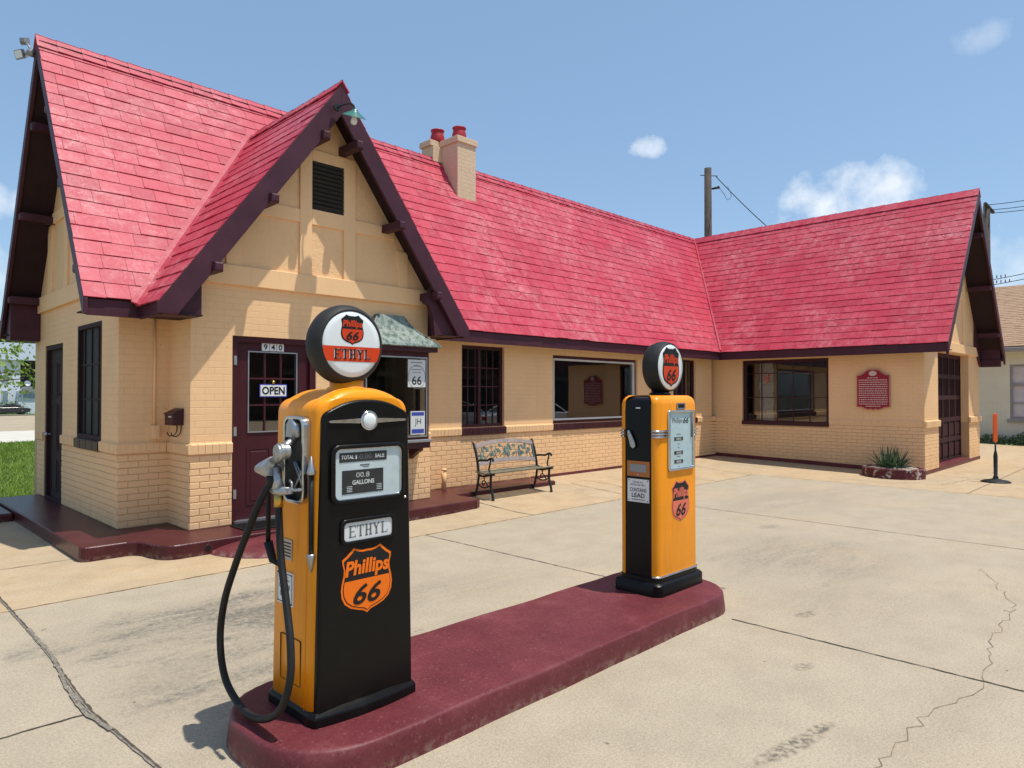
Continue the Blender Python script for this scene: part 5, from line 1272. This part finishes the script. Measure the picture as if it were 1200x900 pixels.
for a in (-.088,.088):
    for b in (.717,.873): m.lathe(F2w(a,b,.005), (-1,0,0), [(.005,0),(.003,.003)], 8)
m.build('small_print', M['ink'], o)
m = MB(); m.fbox(F2w,-.022,.018,1.437,1.447,.0,.002); m.build('slot_label', M['white'], p2)
# hose on the far side
m = MB(); m.tube(smoothpath([(QX+hw+.02,QY-.02,1.35),(QX+hw+.05,QY+.0,1.15),(QX+hw+.06,QY+.06,.8),(QX+hw+.06,QY+.0,.58),(QX+hw+.055,QY-.09,.62),(QX+hw+.05,QY-.06,.85),(QX+hw+.04,QY+.0,1.2)]), .017, 10); m.build('hose', M['rubber'], p2)
m = MB(); m.lathe((QX,QY-.01,QZ+1.535), (0,0,1), [(.085,0),(.085,.025),(.07,.03),(.07,.06)], 24); m.build('globe_neck', M['black'], p2)
gx, gy, gz_ = QX+.035, QY-.085, 1.92
globe(p2, gx, gy, gz_, .208, .187, .135)
emblem(p2, FS(gx, gy-.0066), .0, gz_, .255, .32, 0, M['ink'], M['signred'], M['ink'], M['signred'], M['ink'])

# ------------------------------------------------------------------ bench
bx, byy = 8.06, 7.95; gz0 = .055
bt2 = thing('garden_bench', 'iron garden bench with green cast lattice back and weathered rails by the front wall', 'bench', (bx, byy, gz0))
BW = .68
bz = lambda y, z: (y, z)
for sg in (-1, 1):
    x = bx+sg*BW; m = MB()
    def tb(pts, r): m.tube(smoothpath([(x, y, z) for y, z in pts], 5), r, 8, flat=1.0)
    tb([(byy-.22,G(x,byy-.22)+.0),(byy-.215,.12),(byy-.17,.28),(byy-.175,.44)], .020)
    tb([(byy+.20,G(x,byy+.2)+.0),(byy+.16,.16),(byy+.12,.32),(byy+.11,.46),(byy+.16,.72),(byy+.24,.93)], .020)
    tb([(byy-.25,.455),(byy-.15,.44),(byy+.0,.41),(byy+.11,.42)], .018)
    tb([(byy+.14,.64),(byy+.05,.66),(byy-.08,.665),(byy-.17,.70),(byy-.215,.69),(byy-.22,.655)], .017)
    tb([(byy-.175,.45),(byy-.13,.52),(byy-.15,.60),(byy-.17,.69)], .013)
    tb([(byy-.17,.28),(byy-.06,.24),(byy+.04,.24),(byy+.13,.29)], .012)
    tb([(byy-.10,.26),(byy-.06,.32),(byy-.0,.34),(byy+.03,.30),(byy-.0,.27),(byy-.03,.30)], .009); tb([(byy-.02,.34),(byy-.02,.41)], .009)
    for yy in (byy-.22, byy+.20): m.ball((x, yy, G(x,yy)+.02), .028, sz=.7)
    e_ = m.build('end_frame', M['iron'], bt2)
for i in range(6):
    y = byy-.245+i*.068; z = .475-.035*sin(pi*(i+.3)/6)
    m = MB(); m.box(bx-BW-.05, bx+BW+.05, y, y+.05, z, z+.020); m.build('seat_slat', M['slat'], bt2, bevel=.006)
# back: arched rails + cast leaves
Fk = Fr((bx, byy+.115, .48), (1,0,0), (0,.13,.47))
def rail(z0, z1, rise):
    m = MB(); n = 16
    for i in range(n):
        u0, u1 = -1+2*i/n, -1+2*(i+1)/n
        f = lambda u: rise*(1-u*u)
        m.add([Fk(u*BW, z+f(u), c) for c in (-.012,.018) for u,z in ((u0,z0),(u1,z0),(u1,z1),(u0,z1))], [(3,2,1,0),(4,5,6,7),(0,1,5,4),(2,3,7,6)]+([(3,0,4,7)] if i==0 else [])+([(1,2,6,5)] if i==n-1 else []))
    return m
rail(.36,.425,.07).build('top_rail', M['weather'], bt2); rail(.07,.135,.05).build('lower_rail', M['weather'], bt2)
m = MB(); m.fbox(Fk,-BW,-BW+.04,.07,.40,-.01,.016); m.fbox(Fk,BW-.04,BW,.07,.40,-.01,.016); m.build('back_stile', M['patina'], bt2)
m = MB(); rg = random.Random(21)
for i in range(10):
    a = -.60+i*.133; m.tube([Fk(a,.13,0),Fk(a+.05*(-1)**i,.24,.004),Fk(a,.36+.04*(1-(a/BW)**2),0)], .007, 6)
for i in range(34):
    a = -.60+1.2*rg.random(); b = rg.uniform(.17,.34)+.06*(1-(a/BW)**2); an = rg.uniform(0,6.28); l = rg.uniform(.035,.06); w = l*.5
    ca, sa = cos(an), sin(an)
    P = [(a+ca*l,b+sa*l),(a+ca*l*.3-sa*w,b+sa*l*.3+ca*w),(a-ca*l*.6-sa*w*.6,b-sa*l*.6+ca*w*.6),(a-ca*l,b-sa*l),(a-ca*l*.6+sa*w*.6,b-sa*l*.6-ca*w*.6),(a+ca*l*.3+sa*w,b+sa*l*.3-ca*w)]
    m.plate(Fk, P, -.004+rg.uniform(-.003,.003), .010)
for i in range(9): a = -.6+i*.15; m.tube([Fk(a,.20,.0),Fk(a+.15,.30+.03*rg.random(),.003)], .006, 6)
m.plate(Fk, circ(.02,.30,.055,10), -.006, .016)
m.build('rose_lattice', M['patina'], bt2)

# ------------------------------------------------------------------ planter and yucca
pt = thing('planter', 'low rounded maroon planter with chipped white paint against the garage wing', 'planter', (15.55, 4.45, 0))
def pring(z, ins):
    P = []
    for i in range(28):
        a = 2*pi*i/28; P.append(Vector((15.60+(.55-ins)*cos(a)*(1 if cos(a) < 0 else .9), 4.42+(.58-ins)*sin(a), z)))
    return P
chip = simple('planter_paint', (.10,.018,.022), .6, var=.3, bmp=.4, grime=((.62,.58,.52), 7.5, .535, .95))
m = MB(); m.loft([pring(-.01,0),pring(.19,.0),pring(.205,.015),pring(.205,.09),pring(.16,.10)], False, True); m.build('planter_wall', chip, pt, bevel=.01)
m = MB(); m.loft([pring(.15,.1),pring(.19,.12),pring(.20,.3)], True, True); m.build('planter_gravel', M['soil'], pt)
yu = MB(); rg = random.Random(4)
for i in range(120):
    a = rg.uniform(0,2*pi); el_ = rg.uniform(.25,1.45); l = rg.uniform(.32,.52); w = rg.uniform(.013,.020); ox = rg.uniform(-.1,.1)
    o = V(15.5+ox, 4.42+rg.uniform(-.16,.16), .19); d = V(cos(a)*cos(el_), sin(a)*cos(el_), sin(el_)); s_ = d.cross(V(0,0,1)).normalized()*w
    up = s_.cross(d).normalized()*w*.5; mid = o+d*l*.5+V(0,0,-.005); tip = o+d*l+V(0,0,-.04*cos(el_))
    yu.add([o-s_*.7,o+s_*.7,mid+s_,mid-s_,tip,mid-up,o-up*.7], [(0,6,5,3),(6,1,2,5),(3,5,4),(5,2,4)], col=rg.random())
tag(yu.build('yucca_plant', leafmat('yucca_leafs',(.075,.125,.062),.45,.12), recalc=False), 'spiky green yucca growing in the maroon planter', 'plant')
m = MB()
for i in range(40):
    a = rg.uniform(0,2*pi); r_ = rg.uniform(.15,.4); o = V(15.52+cos(a)*r_*.9,4.42+sin(a)*r_,.205); b_ = rg.uniform(0,6.28); d = V(cos(b_),sin(b_),rg.uniform(-.1,.3))*.09
    m.tube([o,o+d], .004, 4)
m.build('dry_leaves', simple('dry_leaf',(.42,.36,.26),.8), pt)

# ------------------------------------------------------------------ delineator post
dl_ = thing('delineator_post', 'thin black post on a round rubber base with a flat orange marker on top', 'post', (16.06, 2.75, 0))
m = MB(); m.lathe((16.06,2.75,.0), (0,0,1), [(.25,0),(.25,.015),(.20,.035),(.08,.06),(.05,.075)], 28); m.build('base', M['rubber'], dl_)
m = MB(); m.lathe((16.06,2.75,.06), (0,0,1), [(.045,0),(.045,.05),(.032,.06),(.036,.45),(.02,.54),(.015,.56),(.015,.72)], 14); m.build('post', M['iron'], dl_)
Fd_ = Fr((16.06,2.75,0), (.7,-.714,0))
m = MB(); m.plate(Fd_, rrect(0,1.05,.08,.56,.03), -.014, .014); m.build('marker', M['safety'], dl_, bevel=.008)

# ------------------------------------------------------------------ neighbour building at the right
nb = thing('neighbour_building', 'pale yellow painted brick building with tan shingle roof beyond the garage', 'building', (32, 4, 0))
NX = 28.8; Fn = FWst(NX, 0)
def nwall():
    m = MB(); h = (-4.50,-3.35,.86,2.72); a0,a1 = -7.5, 4.0
    As = sorted([a0,a1,h[0],h[1],-1.6,-.4]); Bs = [-.1,.86,2.72,3.2]
    for i in range(len(As)-1):
        for j in range(3):
            ma, mb = (As[i]+As[i+1])/2, (Bs[j]+Bs[j+1])/2
            if h[0]<ma<h[1] and h[2]<mb<h[3] or -1.6<ma<-.4 and h[2]<mb<h[3]: continue
            m.fbox(Fn, As[i], As[i+1], Bs[j], Bs[j+1], -.25, 0)
    m.box(NX+.25,36,-4.0,-3.8,-.1,3.2); m.box(NX+.25,36,7.3,7.5,-.1,3.2); m.box(35.8,36,-3.8,7.3,-.1,3.2)
    return m.build('wall', M['nbwall'], nb, recalc=True)
nwall()
for y_ in (-4.50, -1.6):
    y1_ = y_+1.15 if y_ < -4 else -.4
    m = MB(); m.ring(Fn, [(y_,.86),(y1_,.86),(y1_,2.72),(y_,2.72)], [(y_+.07,.93),(y1_-.07,.93),(y1_-.07,2.65),(y_+.07,2.65)], -.12, -.03); m.fbox(Fn,y_+.06,y1_-.06,1.98,2.06,-.11,-.02); m.fbox(Fn,y_+.06,y1_-.06,1.38,1.41,-.10,-.04)
    wn = m.build('window', M['galv'], nb)
    m = MB(); m.fbox(Fn,y_+.07,y1_-.07,.93,2.65,-.10,-.09); m.build('pane', M['curtain'], wn)
    m = MB(); m.fbox(Fn,y_-.08,y1_+.08,.74,.85,-.05,.08); m.build('sill', M['galv'], wn)
m = MB(); slab(m, (NX-.45,-4.4,3.32), (NX-.45,7.9,3.32), (32.6,7.9,5.9), (32.6,-4.4,5.9), .12); slab(m, (36.6,-4.4,3.32), (36.6,7.9,3.32), (32.6,7.9,5.9), (32.6,-4.4,5.9), .12); rf = m.build('roof', M['tanshingle'], nb)
shingles((NX-.45,-4.4,3.325), (0,1,0), (32.6-NX+.45,0,2.58), 12.3, sl(32.6-NX+.45,2.58), name='roof_shingles', mat='tanshingle', exp=.14, wid=.22, seed=8, par=rf, th=.014)
m = MB(); m.box(NX-.55,NX-.44,-4.4,7.9,3.14,3.28); m.build('gutter', M['galv'], nb, bevel=.02); m = MB(); m.box(NX-.44,NX+.02,-4.4,7.9,3.10,3.14); m.build('eave_soffit', M['nbwall'], nb)
m = MB(); rg = random.Random(6)
for i in range(5200):
    y = rg.uniform(-3.5,7.2); x = NX-.1-abs(rg.gauss(0,.38)); hh = max(.05,.42*(1-(NX-x)/1.1)+.12*sin(y*2.1)+.1*sin(y*5.3)); z = rg.uniform(0,hh)
    s_ = rg.uniform(.03,.065); a = rg.uniform(0,6.28); n_ = V(rg.uniform(-1,.2),rg.uniform(-1,1),rg.uniform(.2,1)).normalized(); u = n_.cross(V(cos(a),sin(a),.3)).normalized(); w_ = n_.cross(u)
    o = V(x,y,z); m.add([o-u*s_,o-w_*s_*.6,o+u*s_,o+w_*s_*.6], [(0,1,2,3)], col=rg.random())
tag(m.build('ground_ivy', M['vine'], recalc=False), 'ragged green ivy along the foot of the pale yellow building', 'ivy', kind='stuff')

# ------------------------------------------------------------------ poles and wires
def ray_pt(u, v, D):
    f = V(cos(_a)*cos(_p), sin(_a)*cos(_p), sin(_p)); r = V(sin(_a), -cos(_a), 0); up_ = r.cross(f)
    return V(0,0,1.7)+(f+r*((u-600)/807)-up_*((v-450)/807))*D
pA = V(22.68, 12.47, 9.9)
up1 = thing('utility_pole', 'bare wooden utility pole rising behind the roof valley', 'utility pole', (pA.x, pA.y, 0), 'utility poles')
m = MB(); m.tube([(pA.x,pA.y,-.1),(pA.x+.0,pA.y,5),(pA.x,pA.y,9.9)], [.16,.14,.125], 12); m.build('pole', M['wood'], up1)
m = MB(); m.tube([(pA.x-.2,pA.y+.2,9.65),(pA.x+.25,pA.y-.25,9.62)], .015, 6); m.tube([(pA.x+.1,pA.y-.1,9.15),(pA.x+.3,pA.y-.28,9.22)], [.03,.06], 8); m.build('fittings', M['iron'], up1)
m = MB(); m.tube(smoothpath([(pA.x+.3,pA.y-.28,9.2),(pA.x+.42,pA.y-.42,8.95),(pA.x+.5,pA.y-.5,8.75),(pA.x+.6,pA.y-.6,8.9),(pA.x+.5,pA.y-.5,9.25)]), .008, 5); m.build('service_loop', M['wire'], up1)
def cable(a, b, sag, r, label, grp='overhead cables'):
    a, b = Vector(a), Vector(b); m = MB(); m.tube([a+(b-a)*i/20 - V(0,0,1)*sag*4*(i/20)*(1-i/20) for i in range(21)], r, 5)
    tag(m.build('overhead_cable', M['wire']), label, 'cable', grp)
cable((pA.x+.2,pA.y-.2,9.62), ray_pt(935,296,22), .10, .016, 'thick cable dropping from the near pole down behind the wing roof')
cable((pA.x,pA.y,7.0), ray_pt(880,300,24), .03, .008, 'thin lower cable leaving the near pole halfway up')
pb = ray_pt(1156, 243, 52)
up2 = thing('utility_pole', 'utility pole with a crossarm half hidden behind the garage gable', 'utility pole', (pb.x, pb.y, 0), 'utility poles')
m = MB(); m.tube([(pb.x,pb.y,-.3),(pb.x,pb.y,pb.z+.15)], [.26,.22], 10); m.build('pole', M['wood'], up2)
rtv = V(sin(_a), -cos(_a), 0)
c0 = V(pb.x,pb.y,pb.z-.05); m = MB(); m.tube([c0-rtv*.4+V(-.3,-.3,.22), c0+rtv*.8+V(.3,.3,-.22)], .13, 6); m.build('crossarm', M['wood'], up2)
m = MB()
for k in (.25,.5,.72): q = c0+rtv*k+V(.4,.4,-.05*k); m.lathe(q, (0,0,1), [(.05,0),(.07,.12),(.03,.26)], 8)
m.build('insulator', M['galv'], up2)
m = MB(); m.tube([c0+rtv*.1+V(0,0,-.9), c0+rtv*.6+V(.5,.5,-.1)], .03, 5); m.build('brace', M['iron'], up2)
for (v0, v1, w_) in ((240,229,'highest'),(246,238,'second highest'),(250,243,'third highest')):
    cable(ray_pt(1158,v0,52), ray_pt(1300,v1-18,46), .25, .025, '%s of the thin cables crossing the sky at the right edge' % w_)
for (v0, v1, w_) in ((327,318,'topmost'),(333,325,'middle'),(348,330,'lowest')):
    cable(ray_pt(1150,v0+3,60), ray_pt(1300,v1-24,50), .2, .03, '%s of the three low cables above the tan roof' % w_)
m = MB(); rg = random.Random(3)
for (v, us) in ((326,(1163,1180)),(332,(1168,1184))):
    for u in range(us[0], us[1], 5): q = ray_pt(u, v-(u-1150)*.10, 59); m.tube([q-V(0,0,.12), q+V(0,0,.12)], .04, 5)
tag(m.build('cable_insulators', M['wire']), 'row of dark insulators strung on the low cables at the right edge', 'insulators')

# ------------------------------------------------------------------ trees and the far left
def crown(c, r, n, ls, mat, seed, clumps=22, flat=.8, name='crown', par=None):
    rg = random.Random(seed); c = Vector(c); m = MB(); cl = []
    for i in range(clumps):
        d = V(rg.gauss(0,1), rg.gauss(0,1), rg.gauss(0,1)).normalized()*rg.uniform(.35,1.0)
        cl.append((c+V(d.x*r, d.y*r, d.z*r*flat), r*rg.uniform(.2,.38), rg.uniform(-.25,.25)))
    for i in range(n):
        cc, cr, sh = rg.choice(cl); d = V(rg.gauss(0,1), rg.gauss(0,1), rg.gauss(0,1)).normalized()*cr*rg.uniform(.5,1.05); o = cc+d
        s_ = ls*rg.uniform(.6,1.3); nn = (d.normalized()+V(rg.uniform(-.8,.8),rg.uniform(-.8,.8),rg.uniform(-.2,1))).normalized(); u = nn.cross(V(rg.random(),rg.random(),rg.random())).normalized(); w_ = nn.cross(u)
        m.add([o-u*s_, o-w_*s_*.55, o+u*s_, o+w_*s_*.55], [(0,1,2,3)], col=clamp(.5+sh+rg.uniform(-.3,.3)))
    return m.build(name, M[mat], par, recalc=False), cl
def tree(loc, h, r, n, ls, mat, seed, label, group=None, cz=None, crown_off=(0,0)):
    t = thing('tree', label, 'tree', loc, group); b = Vector(loc); cc = b+V(crown_off[0],crown_off[1],cz or h-r*.8)
    _, cl = crown(cc, r, n, ls, mat, seed, par=t)
    m = MB(); m.tube([b, b+V(.1,.05,h*.3), b+(cc-b)*.7], [h*.028+.06, h*.02+.05, h*.012+.03], 10)
    for i, (q, cr, _s) in enumerate(cl[:14]): m.tube([b+(cc-b)*(.35+.03*(i%6)), (b+(cc-b)*.75+q)/2, q], [h*.011+.02, h*.006+.01, .01], 6)
    m.build('trunk', M['trunk'], t); return t
# the young tree whose branch hangs into the left of the view
q = ray_pt(-62, 470, 21); tree((q.x,q.y,T(q.y)), 4.8, 2.3, 2000, .08, 'leaf', 5, 'young bright green tree with a branch reaching in at the left edge', cz=2.85)
# white house, far left
D = 99
h0 = ray_pt(-40, 462, D); h0.z = T(118)
hs = thing('white_house', 'large white two storey house with a dark recessed porch across the road', 'house', (h0.x, h0.y, h0.z))
HY = 120.0
def hx(u): 
    a = ray_pt(u, 462, 1.0); return a.x/a.y*HY
def hz(v, y=HY):
    dd = (V(hx(20), y, 0)).dot(V(cos(_a), sin(_a), 0)); return 1.7+(462-v)/807*dd
Fh = FS(0, HY)
m = MB(); m.box(hx(-60),hx(23.5),HY,HY+9,T(120)-.3,hz(421)); m.box(hx(23.5),hx(75),HY+3.0,HY+9,T(120)-.3,hz(421)); m.build('wall', M['housewhite'], hs)
m = MB(); m.box(hx(-62),hx(76),HY-.6,HY+9,hz(422),hz(402)); m.build('roof_fascia', simple('pale_roof_band',(.55,.63,.72),.5,var=.03), hs)
m = MB(); m.box(hx(23.6),hx(75),HY+2.4,HY+2.95,hz(454),hz(422.5)); m.build('dark_recess', M['ink'], hs)
m = MB(); m.box(hx(19.5),hx(60),HY-1.2,HY+2.39,T(120)-.2,hz(458)); pc = m.build('porch', M['housewhite'], hs)
m = MB(); m.plate(Fr((hx(20),HY-1.6,0),(1,0,0)), [(0,hz(459)),(7,hz(459)),(7,hz(453)),(.8,hz(453))], -4, 0); m.build('porch_roof', M['galv'], pc)
for (u0,u1,v0,v1,dy,pp) in ((3,9.5,439,447,.0,hs),(3,9,458,468,.0,hs),(-9,-3,439,447,0,hs),(25,39,461,468,-1.2,pc)):
    m = MB(); m.box(hx(u0)-.1,hx(u1)+.1,HY+dy-.08,HY+dy-.01,hz(v1)-.1,hz(v0)+.1); wn = m.build('window', M['white'], pp)
    m = MB(); m.box(hx(u0),hx(u1),HY+dy-.13,HY+dy-.085,hz(v1),hz(v0)); m.build('pane', simple('far_pane',(.22,.29,.36),.2), wn)
m = MB(); q = V(hx(33),HY+.4,hz(449)); m.lathe(q, (.15,-1,.35), [(.42,0),(.4,-.08),(.2,-.16),(.02,-.18)], 16); ds = m.build('dish', M['white']); m = MB(); m.tube([q+V(0,.1,0), q+V(0,.4,-.75)], .05, 6); m.build('dish_mount', M['galv'], ds)
tag(ds, 'white satellite dish standing on the white house porch roof', 'satellite dish')
m = MB()
rg = random.Random(12)
for i in range(900):
    o = V(hx(5)+rg.gauss(0,1.1), HY-1.4+rg.gauss(0,.5), T(120)+abs(rg.gauss(0,.75))); s_ = rg.uniform(.06,.16); n_ = V(rg.uniform(-1,1),-1,rg.uniform(0,1.5)).normalized(); u = n_.cross(V(rg.random(),.2,rg.random())).normalized(); w_ = n_.cross(u)
    m.add([o-u*s_,o-w_*s_,o+u*s_,o+w_*s_], [(0,1,2,3)], col=rg.random())
tag(m.build('shrub', M['vine'], recalc=False), 'rounded green shrub before the white house behind the dark car', 'shrub')
for i, (u, y, hh, rr, lb) in enumerate([(2,150,15.5,7.5,'dark tree mass rising over the left end of the white house roof'), (38,146,14.5,7.0,'dark tree rising over the right end of the white house roof'), (-45,150,15,7,'dark tree standing beyond the white house outside the left edge')]):
    a = ray_pt(u,462,1); x = a.x/a.y*y
    tree((x,y,T(y)), hh, rr, 5200, .42, 'darkleaf', 50+i, lb, 'trees behind the white house')

# ------------------------------------------------------------------ cars
def car(loc, rz, paint, label, name='parked_car', h=1.46):
    t = thing(name, label, 'car', loc, None); t.rotation_euler = (0,0,rz)
    prof = [(-2.25,.42),(-2.28,.62),(-2.22,.86),(-1.55,.98),(-.95,1.30),(-.45,1.44),(.35,1.44),(.95,1.28),(1.40,1.04),(2.0,.98),(2.22,.90),(2.28,.60),(2.22,.36),(1.8,.26),(-1.8,.26)]
    # body: lower shell and greenhouse lofted across the width
    m = MB(); low = [(-2.25,.40),(-2.29,.60),(-2.22,.88),(-1.5,.97),(-.9,1.0),(1.0,.99),(1.45,.99),(2.05,.95),(2.24,.86),(2.29,.58),(2.22,.36),(1.8,.24),(-1.8,.24)]
    m.loft([[V(x*k, y, .24+(z-.24)*kz) for x,z in low] for y,k,kz in ((-.88,.96,.93),(-.86,.985,.98),(-.80,1,1),(.80,1,1),(.86,.985,.98),(.88,.96,.93))], False, True)
    b = m.build('body', paint, t, bevel=.05, seg=3, world=False)
    top = [(-1.5,.95),(-.92,1.30),(-.42,h-.02),(.35,h-.02),(.9,1.28),(1.38,.97)]
    m = MB(); m.loft([[V(x, y*(1 if z < 1 else .80), z) for x,z in top] for y in (-.78,.78)], False, True); m.build('greenhouse', M['ink'], t, bevel=.04, seg=3, world=False)
    m = MB(); m.loft([[V(-.9,y*.8,1.31),V(-.42,y*.8,h),V(.35,y*.8,h),V(.88,y*.8,1.31),V(.86,y*.8,1.27),V(.35,y*.8,h-.04),V(-.42,y*.8,h-.04),V(-.88,y*.8,1.27)] for y in (-.79,.79)], False, True)
    for sg in (-1,1):
        for (x0,x1) in ((-1.5,-.92),(1.38,.9),(.0,.0)):
            m.tube([V(x0,sg*.79,.95),V(x1,sg*.65,h-.14 if x0 else h-.02)], .032, 6)
    m.build('roof_and_pillars', paint, t, world=False)
    for x in (-1.38,1.38):
        for sg in (-1,1):
            m = MB(); m.lathe(V(x,sg*.72,.32), (0,sg,0), [(.20,0),(.32,.0),(.335,.04),(.335,.14),(.31,.18),(.22,.18)], 22); wh = m.build('wheel', M['rubber'], t, world=False)
            m = MB(); m.lathe(V(x,sg*.72,.32), (0,sg,0), [(.215,.10),(.215,.185),(.16,.16),(.03,.165)], 18); m.build('rim', M['alu'], wh, world=False)
    for sg in (-1,1):
        m = MB(); m.box(2.18,2.30,sg*.62-.16,sg*.62+.16,.62,.78); m.build('headlight', M['lensw'], t, bevel=.03, world=False)
        m = MB(); m.box(-2.30,-2.2,sg*.66-.16,sg*.66+.16,.68,.84); m.build('taillight', M['taillight'], t, bevel=.03, world=False)
    return t
a = ray_pt(10.5,470,1); y = 114.0
car((a.x/a.y*y-.0, y, T(y)+.02), pi, M['carblack'], 'dark blue sedan parked along the road before the white house')
car((17.6,-3.4,0), .12, M['carsilver'], 'silver sedan parked beside the lot outside the view to the right')
car((20.5,-1.6,0), R(20), M['carwhite'], 'white sedan parked nose in outside the view to the right')

# across the street, behind the viewer: unseen, added to give the panes dark reflections
ob = thing('reflection_storefront', 'unseen long low dark brick storefront added behind the viewer for window reflections', 'building', (40, -30, 0))
m = MB(); m.box(14, 66, -40, -30, -.1, 6.2); m.build('wall', simple('dark_brick', (.085, .05, .04), .85, var=.3, vs=1.5), ob)
m = MB(); m.box(13.8, 66.2, -40.2, -29.8, 6.2, 6.6); m.build('parapet', simple('grey_coping', (.2, .19, .18), .8), ob)
for i in range(8):
    x = 17+i*6.1; m = MB(); m.box(x, x+3.6, -30.02, -29.94, .8, 3.1); wn = m.build('shop_window', M['ink'], ob)
    m = MB(); m.box(x-.1, x+3.7, -30.01, -29.6, 3.12, 3.5); m.build('awning', simple('awning_cloth', (.12, .10, .07), .8), wn)
for i, (x, y, h_, lb) in enumerate([(26,-23,8.5,'unseen broad dark tree added before the left half of the storefront for reflections'), (41,-24,9.5,'unseen tall dark tree added before the middle of the storefront for reflections'), (55,-22,8,'unseen dark tree added near the far end of the storefront for reflections'), (9,-27,9,'unseen dark tree added left of the storefront for reflections')]):
    tree((x, y, 0), h_, 3.4, 2600, .24, 'darkleaf', 80+i, lb, 'unseen trees added for window reflections')
